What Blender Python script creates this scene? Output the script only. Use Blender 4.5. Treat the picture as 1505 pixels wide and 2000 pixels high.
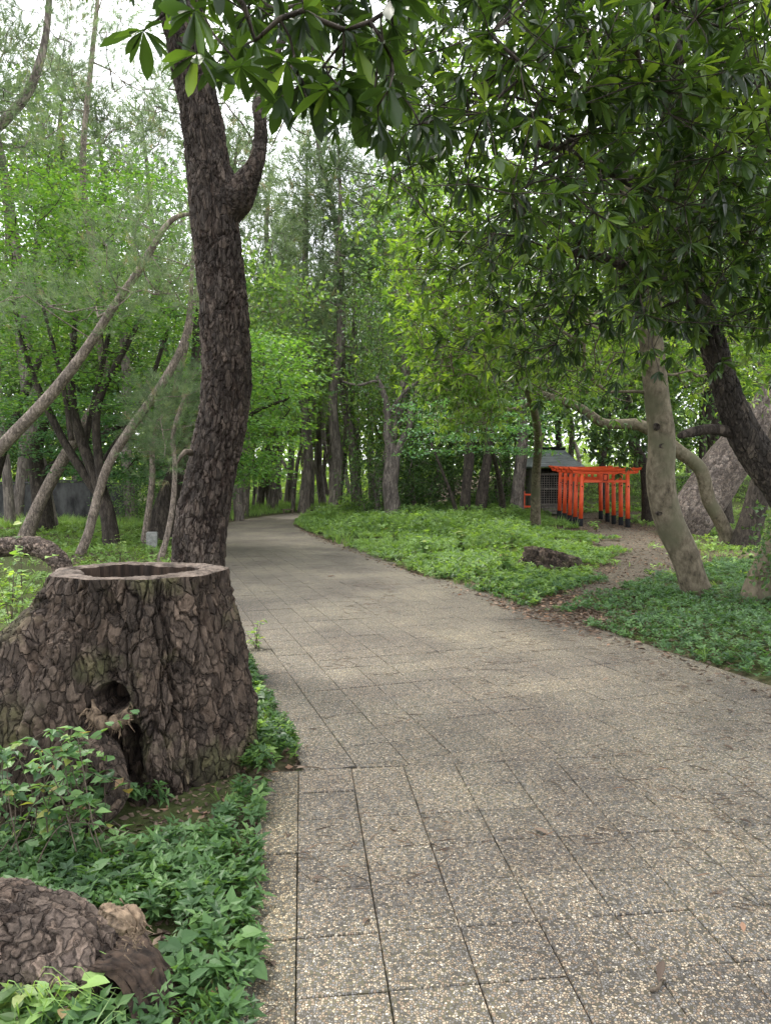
import bpy, math, random
import numpy as np
from math import sin, cos, pi, radians, sqrt
for o in list(bpy.data.objects): bpy.data.objects.remove(o)
scene = bpy.context.scene
col = scene.collection
random.seed(7)

# ------------------------------------------------------------------ camera
F, CX, CY, HOR, EYE = 1400.0, 752.5, 1000.0, 935.0, 1.6
PITCH = math.atan((CY - HOR) / F)
cam = bpy.data.cameras.new('camera'); camo = bpy.data.objects.new('camera', cam); col.objects.link(camo)
camo.location = (0, 0, EYE); camo.rotation_euler = (pi / 2 - PITCH, 0, 0)
cam.sensor_fit = 'VERTICAL'; cam.sensor_height = 36; cam.lens = 36 * F / 2000; cam.clip_start = .05; cam.clip_end = 600
scene.camera = camo

# ------------------------------------------------------------------ world, sun, exposure
SUN_EL, SUN_AZ = radians(58), radians(-40)          # azimuth from +Y towards +X: the sun stands to the left
w = bpy.data.worlds.new('World'); scene.world = w; w.use_nodes = True
nt = w.node_tree; nt.nodes.clear()
sky = nt.nodes.new('ShaderNodeTexSky'); sky.sky_type = 'NISHITA'; sky.sun_disc = False
sky.sun_elevation = SUN_EL; sky.sun_rotation = SUN_AZ; sky.dust_density = 2.0
tc = nt.nodes.new('ShaderNodeTexCoord'); nz = nt.nodes.new('ShaderNodeTexNoise'); nz.inputs['Scale'].default_value = 2.2
nz.inputs['Detail'].default_value = 5
rp = nt.nodes.new('ShaderNodeValToRGB'); rp.color_ramp.elements[0].position = .30; rp.color_ramp.elements[1].position = .62
rp.color_ramp.elements[0].color = (.72, .72, .72, 1); rp.color_ramp.elements[1].color = (.97, .97, .97, 1)
mx = nt.nodes.new('ShaderNodeMix'); mx.data_type = 'RGBA'; mx.inputs[7].default_value = (9.4, 9.6, 10.0, 1)
bg = nt.nodes.new('ShaderNodeBackground'); bg.inputs['Strength'].default_value = .12
wo = nt.nodes.new('ShaderNodeOutputWorld')
nt.links.new(tc.outputs['Generated'], nz.inputs['Vector']); nt.links.new(nz.outputs['Fac'], rp.inputs['Fac'])
nt.links.new(rp.outputs['Color'], mx.inputs[0]); nt.links.new(sky.outputs[0], mx.inputs[6])
nt.links.new(mx.outputs[2], bg.inputs['Color']); nt.links.new(bg.outputs[0], wo.inputs[0])
sd = bpy.data.lights.new('sun', 'SUN'); sd.energy = 1.9; sd.angle = radians(14); sd.color = (1, .95, .86)
so = bpy.data.objects.new('sun', sd); col.objects.link(so)
so.rotation_euler = (pi / 2 - SUN_EL, 0, -SUN_AZ + pi)
scene.view_settings.view_transform = 'Standard'; scene.view_settings.look = 'None'
scene.view_settings.exposure = 1.5; scene.view_settings.gamma = 1; scene.view_settings.use_curve_mapping = False
cy = scene.cycles
cy.max_bounces = 7; cy.diffuse_bounces = 4; cy.glossy_bounces = 2; cy.transmission_bounces = 5; cy.transparent_max_bounces = 8
cy.volume_bounces = 0; cy.use_denoising = True; cy.caustics_reflective = False; cy.caustics_refractive = False
cy.use_adaptive_sampling = True; cy.adaptive_threshold = .02
scene.render.use_persistent_data = False

# ------------------------------------------------------------------ picture -> place
def ray(px, py):
    a, b = (px - CX) / F, -(py - CY) / F
    return np.array([a, cos(PITCH) + b * sin(PITCH), -sin(PITCH) + b * cos(PITCH)])
def at(px, py, Y):
    d = ray(px, py); return np.array([0, 0, EYE]) + d * (Y / d[1])
def gp(px, py, z=0.0):
    d = ray(px, py); return np.array([0, 0, EYE]) + d * ((z - EYE) / d[2])
def sm(x, a, b):
    t = np.clip((np.asarray(x, float) - a) / (b - a), 0, 1); return t * t * (3 - 2 * t)

# ------------------------------------------------------------------ noise
def hsh(i, j, k, s=0):
    n = (i.astype(np.int64) * 73856093) ^ (j.astype(np.int64) * 19349663) ^ (k.astype(np.int64) * 83492791) ^ (s * 2654435)
    n = (n ^ (n >> 13)) * 1274126177 & 0x7fffffff
    n = ((n ^ (n >> 16)) * 668265263) & 0x7fffffff
    return ((n >> 7) & 0xffff) / 65535.0
def vnoise(p, s=0):
    f = np.floor(p); t = p - f; t = t * t * (3 - 2 * t); i = f.astype(np.int64); r = 0
    for a in (0, 1):
        for b in (0, 1):
            for c in (0, 1):
                wgt = (t[:, 0] if a else 1 - t[:, 0]) * (t[:, 1] if b else 1 - t[:, 1]) * (t[:, 2] if c else 1 - t[:, 2])
                r = r + wgt * hsh(i[:, 0] + a, i[:, 1] + b, i[:, 2] + c, s)
    return r
def fbm(p, o=4, s=0):
    r = 0; a = .5
    for k in range(o): r = r + a * vnoise(p * 2 ** k, s + k); a *= .5
    return r
def worley(p, s=0):
    i = np.floor(p).astype(np.int64); f1 = np.full(len(p), 9.); f2 = np.full(len(p), 9.); cid = np.zeros(len(p))
    for a in (-1, 0, 1):
        for b in (-1, 0, 1):
            for c in (-1, 0, 1):
                x, y, z = i[:, 0] + a, i[:, 1] + b, i[:, 2] + c
                q = np.stack([x + hsh(x, y, z, s), y + hsh(x, y, z, s + 11), z + hsh(x, y, z, s + 23)], 1)
                d = np.linalg.norm(q - p, axis=1); nr = d < f1
                f2 = np.where(nr, f1, np.minimum(f2, d)); cid = np.where(nr, hsh(x, y, z, s + 37), cid); f1 = np.where(nr, d, f1)
    return f1, f2, cid

# ------------------------------------------------------------------ materials
def nodes(name):
    m = bpy.data.materials.new(name); m.use_nodes = True; t = m.node_tree; t.nodes.clear(); return m, t
def N(t, kind, **kw):
    n = t.nodes.new(kind)
    for k, v in kw.items():
        if k.startswith('i_'):
            key = k[2:].replace('_', ' ')
            n.inputs[int(key) if key.isdigit() else key].default_value = v
        else: setattr(n, k, v)
    return n
def ramp(t, stops, src, mode='LINEAR'):
    r = t.nodes.new('ShaderNodeValToRGB'); r.color_ramp.interpolation = mode; e = r.color_ramp.elements
    while len(e) < len(stops): e.new(.5)
    for k, (p, c) in enumerate(stops): e[k].position = p; e[k].color = (*c, 1)
    t.links.new(src, r.inputs[0]); return r.outputs[0]
def mixc(t, f, a, b, mode='MIX'):
    n = N(t, 'ShaderNodeMix', data_type='RGBA', blend_type=mode)
    for v, k in ((f, 0), (a, 6), (b, 7)):
        if hasattr(v, 'is_linked'): t.links.new(v, n.inputs[k])
        else: n.inputs[k].default_value = v if k == 0 else (*v, 1)
    return n.outputs[2]
def leaf_mat(name, stops, trans=.38, rough=.45, tcol=(1.5, 1.5, .5), spec=.4, tree=.25):
    m, t = nodes(name)
    a = N(t, 'ShaderNodeAttribute', attribute_name='rnd'); oi = N(t, 'ShaderNodeObjectInfo')
    c = ramp(t, stops, a.outputs['Fac'])
    hs = N(t, 'ShaderNodeHueSaturation', i_Saturation=.88); mr = N(t, 'ShaderNodeMapRange', i_3=1 - tree, i_4=1 + tree)
    t.links.new(oi.outputs['Random'], mr.inputs[0]); t.links.new(mr.outputs[0], hs.inputs['Value']); t.links.new(c, hs.inputs['Color'])
    c = hs.outputs[0]
    p = N(t, 'ShaderNodeBsdfPrincipled', i_Roughness=rough); p.inputs['Specular IOR Level'].default_value = spec
    tr = N(t, 'ShaderNodeBsdfTranslucent'); ms = N(t, 'ShaderNodeMixShader', i_0=trans); o = N(t, 'ShaderNodeOutputMaterial')
    t.links.new(c, p.inputs['Base Color']); t.links.new(mixc(t, 1.0, c, tcol, 'MULTIPLY'), tr.inputs[0])
    t.links.new(p.outputs[0], ms.inputs[1]); t.links.new(tr.outputs[0], ms.inputs[2]); t.links.new(ms.outputs[0], o.inputs[0])
    return m
def bark_mat(name, dark, light, scale=9, stretch=.35, bump=.5, moss=None, plates=True, dist=.02):
    m, t = nodes(name)
    g = N(t, 'ShaderNodeNewGeometry'); mp = N(t, 'ShaderNodeMapping'); mp.inputs['Scale'].default_value = (1, 1, stretch)
    tcn = N(t, 'ShaderNodeTexCoord'); t.links.new(tcn.outputs['Object'], mp.inputs[0])
    n1 = N(t, 'ShaderNodeTexNoise', i_Scale=scale * 2.2, i_Detail=8., i_Roughness=.65); t.links.new(mp.outputs[0], n1.inputs['Vector'])
    n2 = N(t, 'ShaderNodeTexNoise', i_Scale=1.7, i_Detail=4.); t.links.new(tcn.outputs['Object'], n2.inputs['Vector'])
    c = ramp(t, [(.3, dark), (.7, light)], n1.outputs['Fac'])
    h = n1.outputs['Fac']
    if plates:
        mp2 = N(t, 'ShaderNodeMapping'); mp2.inputs['Scale'].default_value = (1, 1, stretch * .45); t.links.new(tcn.outputs['Object'], mp2.inputs[0])
        fn = N(t, 'ShaderNodeTexNoise', i_Scale=scale * 1.5, i_Detail=5., i_Roughness=.6, i_Distortion=.6); t.links.new(mp2.outputs[0], fn.inputs['Vector'])
        ab = N(t, 'ShaderNodeMath', operation='SUBTRACT', i_1=.5); t.links.new(fn.outputs['Fac'], ab.inputs[0]); ab2 = N(t, 'ShaderNodeMath', operation='ABSOLUTE'); t.links.new(ab.outputs[0], ab2.inputs[0])
        e = N(t, 'ShaderNodeMapRange', i_1=0., i_2=.055); t.links.new(ab2.outputs[0], e.inputs[0])
        v = N(t, 'ShaderNodeTexVoronoi', feature='F1', i_Scale=scale * 1.4); nn = N(t, 'ShaderNodeTexNoise', i_Scale=scale, i_Detail=4.); t.links.new(mp.outputs[0], nn.inputs['Vector'])
        wm = N(t, 'ShaderNodeVectorMath', operation='MULTIPLY_ADD'); wm.inputs[1].default_value = (.2, .2, .2); t.links.new(nn.outputs['Color'], wm.inputs[0]); t.links.new(mp.outputs[0], wm.inputs[2]); t.links.new(wm.outputs[0], v.inputs['Vector'])
        sc_ = N(t, 'ShaderNodeSeparateColor'); t.links.new(v.outputs['Color'], sc_.inputs[0])
        c = mixc(t, 1., c, ramp(t, [(0, (.65, .65, .66)), (1, (1.35, 1.33, 1.3))], sc_.outputs[0]), 'MULTIPLY')
        ek = N(t, 'ShaderNodeMapRange', i_3=.25, i_4=1.); t.links.new(e.outputs[0], ek.inputs[0]); c = mixc(t, ek.outputs[0], tuple(x * .5 for x in dark), c)
        h2 = N(t, 'ShaderNodeMath', operation='MULTIPLY_ADD', i_1=.3); t.links.new(sc_.outputs[1], h2.inputs[0]); t.links.new(e.outputs[0], h2.inputs[2])
        hm = N(t, 'ShaderNodeMath', operation='MULTIPLY_ADD', i_1=.6); t.links.new(h, hm.inputs[0]); t.links.new(h2.outputs[0], hm.inputs[2]); h = hm.outputs[0]
    if moss:
        f = N(t, 'ShaderNodeMapRange', i_1=.5, i_2=.66); t.links.new(n2.outputs['Fac'], f.inputs[0]); c = mixc(t, f.outputs[0], c, moss)
    b = N(t, 'ShaderNodeBump', i_Strength=bump, i_Distance=dist); t.links.new(h, b.inputs['Height'])
    p = N(t, 'ShaderNodeBsdfPrincipled', i_Roughness=.9); p.inputs['Specular IOR Level'].default_value = .2
    o = N(t, 'ShaderNodeOutputMaterial')
    t.links.new(c, p.inputs['Base Color']); t.links.new(b.outputs[0], p.inputs['Normal']); t.links.new(p.outputs[0], o.inputs[0])
    return m
def plate_mat(name, stops, crack, fine=60, moss=None, mossf=(.55, .7), bump=.9, stretch=.5):
    """bark whose plates are real relief: 'plate' is a number per plate, 'crack' is 0 on a plate and 1 in a fissure (younger, redder bark)"""
    m, t = nodes(name)
    a = N(t, 'ShaderNodeAttribute', attribute_name='plate'); k = N(t, 'ShaderNodeAttribute', attribute_name='crack')
    tcn = N(t, 'ShaderNodeTexCoord'); mp = N(t, 'ShaderNodeMapping'); mp.inputs['Scale'].default_value = (1, 1, stretch)
    t.links.new(tcn.outputs['Object'], mp.inputs[0])
    n1 = N(t, 'ShaderNodeTexNoise', i_Scale=float(fine), i_Detail=7., i_Roughness=.7); t.links.new(mp.outputs[0], n1.inputs['Vector'])
    n2 = N(t, 'ShaderNodeTexNoise', i_Scale=3., i_Detail=6.); t.links.new(tcn.outputs['Object'], n2.inputs['Vector'])
    c = ramp(t, stops, a.outputs['Fac'])
    c = mixc(t, 1., c, ramp(t, [(.3, (.4, .38, .37)), (.72, (1.75, 1.7, 1.66))], n1.outputs['Fac']), 'MULTIPLY')
    c = mixc(t, k.outputs['Fac'], c, crack)
    if moss:
        f = N(t, 'ShaderNodeMapRange', i_1=mossf[0], i_2=mossf[1]); t.links.new(n2.outputs['Fac'], f.inputs[0]); c = mixc(t, f.outputs[0], c, moss)
    wv = N(t, 'ShaderNodeTexNoise', i_Scale=9., i_Detail=3.); t.links.new(mp.outputs[0], wv.inputs['Vector'])
    wm = N(t, 'ShaderNodeVectorMath', operation='MULTIPLY_ADD'); wm.inputs[1].default_value = (.11, .11, .11); t.links.new(wv.outputs['Color'], wm.inputs[0]); t.links.new(mp.outputs[0], wm.inputs[2])
    vo = N(t, 'ShaderNodeTexVoronoi', feature='DISTANCE_TO_EDGE', i_Scale=fine * .55); t.links.new(wm.outputs[0], vo.inputs['Vector'])
    vc = N(t, 'ShaderNodeTexVoronoi', feature='F1', i_Scale=fine * .55); t.links.new(wm.outputs[0], vc.inputs['Vector'])
    sc_ = N(t, 'ShaderNodeSeparateColor'); t.links.new(vc.outputs['Color'], sc_.inputs[0])
    c = mixc(t, 1., c, ramp(t, [(0, (.62, .62, .64)), (.5, (1, 1, 1)), (1, (1.45, 1.4, 1.36))], sc_.outputs[0]), 'MULTIPLY')
    ve = N(t, 'ShaderNodeMapRange', i_1=0., i_2=.10); t.links.new(vo.outputs['Distance'], ve.inputs[0]); vk = N(t, 'ShaderNodeMapRange', i_3=.45, i_4=1.); t.links.new(ve.outputs[0], vk.inputs[0]); c = mixc(t, vk.outputs[0], crack, c)
    h1 = N(t, 'ShaderNodeMath', operation='MULTIPLY_ADD', i_1=.5); t.links.new(sc_.outputs[1], h1.inputs[0]); t.links.new(ve.outputs[0], h1.inputs[2])
    h2 = N(t, 'ShaderNodeMath', operation='MULTIPLY_ADD', i_1=1.1); t.links.new(n1.outputs['Fac'], h2.inputs[0]); t.links.new(h1.outputs[0], h2.inputs[2])
    b = N(t, 'ShaderNodeBump', i_Strength=1., i_Distance=.013); t.links.new(h2.outputs[0], b.inputs['Height'])
    p = N(t, 'ShaderNodeBsdfPrincipled', i_Roughness=.88); p.inputs['Specular IOR Level'].default_value = .25
    o = N(t, 'ShaderNodeOutputMaterial')
    t.links.new(c, p.inputs['Base Color']); t.links.new(b.outputs[0], p.inputs['Normal']); t.links.new(p.outputs[0], o.inputs[0])
    return m
def plain_mat(name, a, b, scale=8, rough=.7, bump=.15, spec=.3, stretch=(1, 1, 1), dist=.01, thr=(.35, .65)):
    m, t = nodes(name); tcn = N(t, 'ShaderNodeTexCoord'); mp = N(t, 'ShaderNodeMapping'); mp.inputs['Scale'].default_value = stretch
    t.links.new(tcn.outputs['Object'], mp.inputs[0])
    n = N(t, 'ShaderNodeTexNoise', i_Scale=float(scale), i_Detail=7., i_Roughness=.62); t.links.new(mp.outputs[0], n.inputs['Vector'])
    c = ramp(t, [(thr[0], a), (thr[1], b)], n.outputs['Fac'])
    bn = N(t, 'ShaderNodeBump', i_Strength=bump, i_Distance=dist); t.links.new(n.outputs['Fac'], bn.inputs['Height'])
    p = N(t, 'ShaderNodeBsdfPrincipled', i_Roughness=rough); p.inputs['Specular IOR Level'].default_value = spec
    o = N(t, 'ShaderNodeOutputMaterial')
    t.links.new(c, p.inputs['Base Color']); t.links.new(bn.outputs[0], p.inputs['Normal']); t.links.new(p.outputs[0], o.inputs[0])
    return m
def pebble_mat(name, tint=(1, 1, 1), scale=95.):
    m, t = nodes(name); g = N(t, 'ShaderNodeNewGeometry')
    warp = N(t, 'ShaderNodeTexNoise', i_Scale=40., i_Detail=2.); t.links.new(g.outputs['Position'], warp.inputs['Vector'])
    wm = N(t, 'ShaderNodeVectorMath', operation='MULTIPLY_ADD'); wm.inputs[1].default_value = (.0035, .0035, 0)
    t.links.new(warp.outputs['Color'], wm.inputs[0]); t.links.new(g.outputs['Position'], wm.inputs[2])
    v = N(t, 'ShaderNodeTexVoronoi', feature='F1', i_Scale=scale); e = N(t, 'ShaderNodeTexVoronoi', feature='DISTANCE_TO_EDGE', i_Scale=scale)
    for q in (v, e): q.voronoi_dimensions = '2D'; t.links.new(wm.outputs[0], q.inputs['Vector'])
    sx = N(t, 'ShaderNodeSeparateColor'); t.links.new(v.outputs['Color'], sx.inputs[0])
    c = ramp(t, [(0, (.07, .07, .075)), (.16, (.16, .16, .17)), (.30, (.30, .26, .22)), (.44, (.20, .21, .235)), (.58, (.42, .38, .32)), (.70, (.25, .20, .165)), (.80, (.12, .12, .125)), (.88, (.34, .335, .33)), (.95, (.62, .59, .54))], sx.outputs[0], 'CONSTANT')
    em = N(t, 'ShaderNodeMapRange', i_1=.07, i_2=.17); t.links.new(e.outputs['Distance'], em.inputs[0])
    # some cells hold no pebble, only mortar
    gt = N(t, 'ShaderNodeMath', operation='GREATER_THAN', i_1=.07); t.links.new(sx.outputs[1], gt.inputs[0])
    mu = N(t, 'ShaderNodeMath', operation='MULTIPLY'); t.links.new(em.outputs[0], mu.inputs[0]); t.links.new(gt.outputs[0], mu.inputs[1])
    big = N(t, 'ShaderNodeTexNoise', i_Scale=.8, i_Detail=6., i_Roughness=.6); t.links.new(g.outputs['Position'], big.inputs['Vector'])
    mort = ramp(t, [(.4, (.065, .06, .05)), (.62, (.11, .11, .072))], big.outputs['Fac'])
    c = mixc(t, mu.outputs[0], mort, c)
    c = mixc(t, 1., c, ramp(t, [(.32, (.66, .63, .60)), (.5, (.95, .93, .90)), (.68, (1.18, 1.15, 1.12))], big.outputs['Fac']), 'MULTIPLY')
    oi = N(t, 'ShaderNodeObjectInfo'); c = mixc(t, 1., c, ramp(t, [(0, (.88, .87, .86)), (.5, (1, 1, 1)), (1, (1.1, 1.08, 1.05))], oi.outputs['Random']), 'MULTIPLY')
    c = mixc(t, 1., c, tint, 'MULTIPLY')
    b = N(t, 'ShaderNodeBump', i_Strength=.75, i_Distance=.004); t.links.new(mu.outputs[0], b.inputs['Height'])
    p = N(t, 'ShaderNodeBsdfPrincipled', i_Roughness=.6); p.inputs['Specular IOR Level'].default_value = .4
    o = N(t, 'ShaderNodeOutputMaterial')
    t.links.new(c, p.inputs['Base Color']); t.links.new(b.outputs[0], p.inputs['Normal']); t.links.new(p.outputs[0], o.inputs[0])
    return m
M = {}
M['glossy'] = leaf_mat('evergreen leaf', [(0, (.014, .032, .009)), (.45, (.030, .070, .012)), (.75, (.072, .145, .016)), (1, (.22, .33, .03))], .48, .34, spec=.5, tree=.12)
M['sunlit'] = leaf_mat('sun-toned woodland foliage', [(0, (.12, .20, .06)), (.6, (.19, .30, .085)), (1, (.28, .40, .12))], .45, .6)  # brighter copy of the mid foliage, sunlight put into its colour
M['gloss2'] = leaf_mat('evergreen small leaf', [(0, (.05, .12, .015)), (.5, (.11, .22, .022)), (1, (.24, .36, .03))], .5, .42, tree=.12)
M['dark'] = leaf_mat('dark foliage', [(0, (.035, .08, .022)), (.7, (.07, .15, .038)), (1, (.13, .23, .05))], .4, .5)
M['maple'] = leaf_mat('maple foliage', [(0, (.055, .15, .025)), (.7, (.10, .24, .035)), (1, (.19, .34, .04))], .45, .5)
M['maple2'] = leaf_mat('shade-toned maple foliage', [(0, (.035, .11, .045)), (.7, (.06, .17, .06)), (1, (.11, .24, .06))], .4, .5)  # blue-green maple, understory shade also put into its darker greens
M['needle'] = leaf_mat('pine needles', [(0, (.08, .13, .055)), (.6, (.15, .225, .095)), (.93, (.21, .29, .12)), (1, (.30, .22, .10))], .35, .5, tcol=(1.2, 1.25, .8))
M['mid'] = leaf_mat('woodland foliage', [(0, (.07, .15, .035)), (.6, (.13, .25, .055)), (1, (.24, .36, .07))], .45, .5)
M['cover'] = leaf_mat('ground cover leaves', [(0, (.028, .075, .028)), (.35, (.055, .135, .035)), (.7, (.085, .19, .045)), (.93, (.14, .26, .06)), (.97, (.26, .28, .05)), (1, (.20, .11, .05))], .35, .45, spec=.35)
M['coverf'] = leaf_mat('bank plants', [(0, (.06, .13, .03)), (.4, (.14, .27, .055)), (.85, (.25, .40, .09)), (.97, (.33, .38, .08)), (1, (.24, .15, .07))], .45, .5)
M['coverd'] = leaf_mat('shade-toned bank plants', [(0, (.028, .075, .028)), (.5, (.055, .135, .04)), (.93, (.11, .22, .055)), (1, (.22, .20, .06))], .35, .45)  # darker copy of the bank plant greens, shade put into the colour
M['grass'] = leaf_mat('grass blades', [(0, (.09, .18, .03)), (.6, (.17, .30, .055)), (1, (.30, .40, .09))], .35, .5)
M['litter'] = leaf_mat('dead leaves', [(0, (.06, .038, .025)), (.5, (.13, .085, .055)), (.85, (.24, .165, .11)), (1, (.32, .16, .08))], .1, .7, tcol=(1, .8, .5))
M['bark_pine'] = bark_mat('pine bark', (.075, .062, .055), (.21, .18, .16), 8, .35, .6)
M['bark_far'] = bark_mat('far pine bark', (.09, .075, .065), (.22, .19, .165), 6, .3, .6)
M['greypine'] = plate_mat('pale grey pine bark', [(0, (.12, .10, .088)), (.5, (.20, .17, .15)), (1, (.30, .26, .235))], (.06, .045, .038), 38, stretch=.6)
M['bark_red'] = bark_mat('reddish young pine bark', (.11, .088, .072), (.32, .265, .225), 14, .5, .5)
M['bark_smooth'] = bark_mat('smooth grey bark', (.035, .028, .018), (.21, .175, .125), 6, .6, .5, moss=(.10, .095, .06), plates=False, dist=.02)
M['bark_dark'] = bark_mat('dark bark', (.03, .024, .02), (.085, .07, .058), 10, .4, .6)
M['twig'] = bark_mat('twig bark', (.05, .04, .03), (.15, .12, .09), 20, .5, .2, plates=False)
M['hero'] = plate_mat('plated pine bark', [(0, (.040, .032, .027)), (.5, (.068, .055, .047)), (1, (.125, .104, .09))], (.03, .019, .015), 45, stretch=.4)
M['stump'] = plate_mat('weathered stump bark', [(0, (.040, .031, .024)), (.5, (.074, .057, .045)), (1, (.15, .116, .092))], (.024, .016, .012), 38, moss=(.085, .082, .04), mossf=(.56, .72), stretch=.5)
M['logbark'] = plate_mat('log bark', [(0, (.065, .051, .042)), (.5, (.12, .094, .078)), (1, (.20, .16, .135))], (.03, .02, .015), 38, stretch=1)
M['evbark'] = plate_mat('dark ridged bark', [(0, (.028, .024, .02)), (.5, (.05, .043, .036)), (1, (.09, .078, .065))], (.018, .014, .012), 45, stretch=.4)
M['heart'] = plain_mat('weathered cut wood', (.045, .034, .027), (.20, .155, .125), 16, .85, .8, stretch=(1, 1, 1))
M['rot'] = plain_mat('rotten wood inside', (.014, .010, .008), (.062, .041, .029), 26, .95, .9, stretch=(1, 1, .12))
M['rawwood'] = plain_mat('frayed raw wood', (.04, .027, .018), (.25, .18, .12), 30, .85, .9, stretch=(1, 1, .3))
M['pebble'] = pebble_mat('exposed pebble paving', (.87, .805, .72), 108.)
M['pebble_kerb'] = pebble_mat('exposed pebble kerb', (.93, .86, .70), 108.)
M['joint'] = plain_mat('joint soil', (.022, .022, .013), (.06, .07, .03), 9, .95)
M['red'] = plain_mat('vermilion paint', (.58, .062, .018), (.74, .10, .028), 7, .48, .1, .4)
M['black'] = plain_mat('black painted base', (.008, .008, .009), (.02, .02, .022), 12, .75, spec=.08)
M['shrine'] = plain_mat('weathered dark timber', (.07, .062, .052), (.19, .168, .145), 14, .8, .4, stretch=(1, 1, .15))
M['roofm'] = plain_mat('weathered roof board', (.15, .165, .17), (.28, .30, .305), 10, .8, .3, stretch=(.15, 1, 1))
M['stone'] = plain_mat('grey stone', (.16, .16, .15), (.34, .34, .32), 12, .85, .4)
M['concrete'] = plain_mat('shade-toned concrete', (.015, .015, .015), (.07, .07, .068), 3, .9, .3, stretch=(1, 1, .5))  # near-black base colour: canopy shade is put into the concrete
M['bench'] = plain_mat('old bench wood', (.08, .06, .045), (.2, .15, .11), 9, .8, .3)

# ------------------------------------------------------------------ mesh building
class MB:
    def __init__(s): s.v = []; s.q = []; s.t = []; s.a = []; s.n = 0
    def add(s, v, q=None, t=None, a=None):
        v = np.asarray(v, float).reshape(-1, 3)
        if q is not None and len(q): s.q.append(np.asarray(q, np.int64) + s.n)
        if t is not None and len(t): s.t.append(np.asarray(t, np.int64) + s.n)
        s.v.append(v); s.a.append(np.zeros(len(v)) if a is None else np.broadcast_to(a, len(v)).astype(float)); s.n += len(v)
    def mesh(s, name, mat, smooth=True, extra=None):
        me = bpy.data.meshes.new(name)
        V = np.concatenate(s.v) if s.v else np.zeros((0, 3))
        Q = np.concatenate(s.q) if s.q else np.zeros((0, 4), np.int64); T = np.concatenate(s.t) if s.t else np.zeros((0, 3), np.int64)
        me.vertices.add(len(V)); me.vertices.foreach_set('co', V.astype(np.float32).ravel())
        nl = len(Q) * 4 + len(T) * 3; me.loops.add(nl)
        me.loops.foreach_set('vertex_index', np.concatenate([Q.ravel(), T.ravel()]).astype(np.int32))
        me.polygons.add(len(Q) + len(T))
        st = np.concatenate([np.arange(len(Q)) * 4, len(Q) * 4 + np.arange(len(T)) * 3]).astype(np.int32)
        me.polygons.foreach_set('loop_start', st)
        me.update(calc_edges=True)
        me.polygons.foreach_set('use_smooth', np.full(len(Q) + len(T), smooth))
        at_ = me.attributes.new('rnd', 'FLOAT', 'POINT'); at_.data.foreach_set('value', np.concatenate(s.a).astype(np.float32))
        for k, val in (extra or {}).items():
            q = me.attributes.new(k, 'FLOAT', 'POINT'); q.data.foreach_set('value', np.asarray(val, np.float32))
        me.materials.append(mat if not isinstance(mat, str) else M[mat]); me.validate(); return me
    def build(s, name, mat, parent=None, smooth=True, loc=None, extra=None):
        return link(name, s.mesh(name, mat, smooth, extra), parent, loc)
def link(name, me, parent=None, loc=None):
    o = bpy.data.objects.new(name, me); col.objects.link(o)
    if parent is not None: o.parent = parent
    if loc is not None: o.location = loc
    return o
def tag(o, label=None, cat=None, group=None, kind=None):
    if label: o['label'] = label
    if cat: o['category'] = cat
    if group: o['group'] = group
    if kind: o['kind'] = kind
    return o
def thing(name, label, cat, loc=(0, 0, 0), rz=0, group=None):
    o = bpy.data.objects.new(name, None); col.objects.link(o); o.location = loc; o.rotation_euler = (0, 0, rz)
    o.empty_display_size = .2; return tag(o, label, cat, group)
def crom(P, n):
    P = np.asarray(P, float)
    if len(P) < 3:
        t = np.linspace(0, 1, n)[:, None]; return P[0] * (1 - t) + P[-1] * t
    Q = np.vstack([2 * P[0] - P[1], P, 2 * P[-1] - P[-2]]); m = len(P) - 1; out = []
    for u in np.linspace(0, m, n):
        i = min(int(u), m - 1); t = u - i; a, b, c, d = Q[i:i + 4]
        out.append(.5 * (2 * b + (c - a) * t + (2 * a - 5 * b + 4 * c - d) * t * t + (3 * b - a - 3 * c + d) * t ** 3))
    return np.array(out)
def frames(P):
    T = np.gradient(P, axis=0); T /= np.linalg.norm(T, axis=1)[:, None] + 1e-9
    ref = np.array([0, 1, 0.]) if abs(T[0][1]) < .9 else np.array([1, 0, 0.])
    A = np.zeros_like(P); a = ref - T[0] * (ref @ T[0])
    for i in range(len(P)):
        a = a - T[i] * (a @ T[i]); a /= np.linalg.norm(a) + 1e-9; A[i] = a
    return T, A, np.cross(T, A)
def tube(mb, P, R, ns=8, cap=True, a=0., lump=0., seed=0):
    P = np.asarray(P, float); R = np.atleast_1d(np.asarray(R, float)); R = R if len(R) == len(P) else np.interp(np.linspace(0, 1, len(P)), np.linspace(0, 1, len(R)), R) if len(R) > 1 else np.full(len(P), R[0]); T, A, B = frames(P)
    th = np.arange(ns) * 2 * pi / ns
    rr = R[:, None] * np.ones(ns)
    V = P[:, None] + rr[..., None] * (np.cos(th)[None, :, None] * A[:, None] + np.sin(th)[None, :, None] * B[:, None])
    if lump:
        W = V.reshape(-1, 3); nn = (fbm(W * (1.2 / max(R.max(), .02)) * .5 + seed, 3, seed) - .45) * lump
        V = P[:, None] + (V - P[:, None]) * (1 + nn.reshape(len(P), ns))[..., None]
    n = len(P); i = np.arange(n - 1)[:, None] * ns; j = np.arange(ns); k = (j + 1) % ns
    q = np.stack([i + j, i + k, i + ns + k, i + ns + j], -1).reshape(-1, 4)
    V = V.reshape(-1, 3); t = []
    if cap:
        V = np.vstack([V, P[-1], P[0]]); e = (n - 1) * ns
        t = [(e + x, e + (x + 1) % ns, n * ns) for x in range(ns)] + [((x + 1) % ns, x, n * ns + 1) for x in range(ns)]
    mb.add(V, q, t, a)
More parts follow.
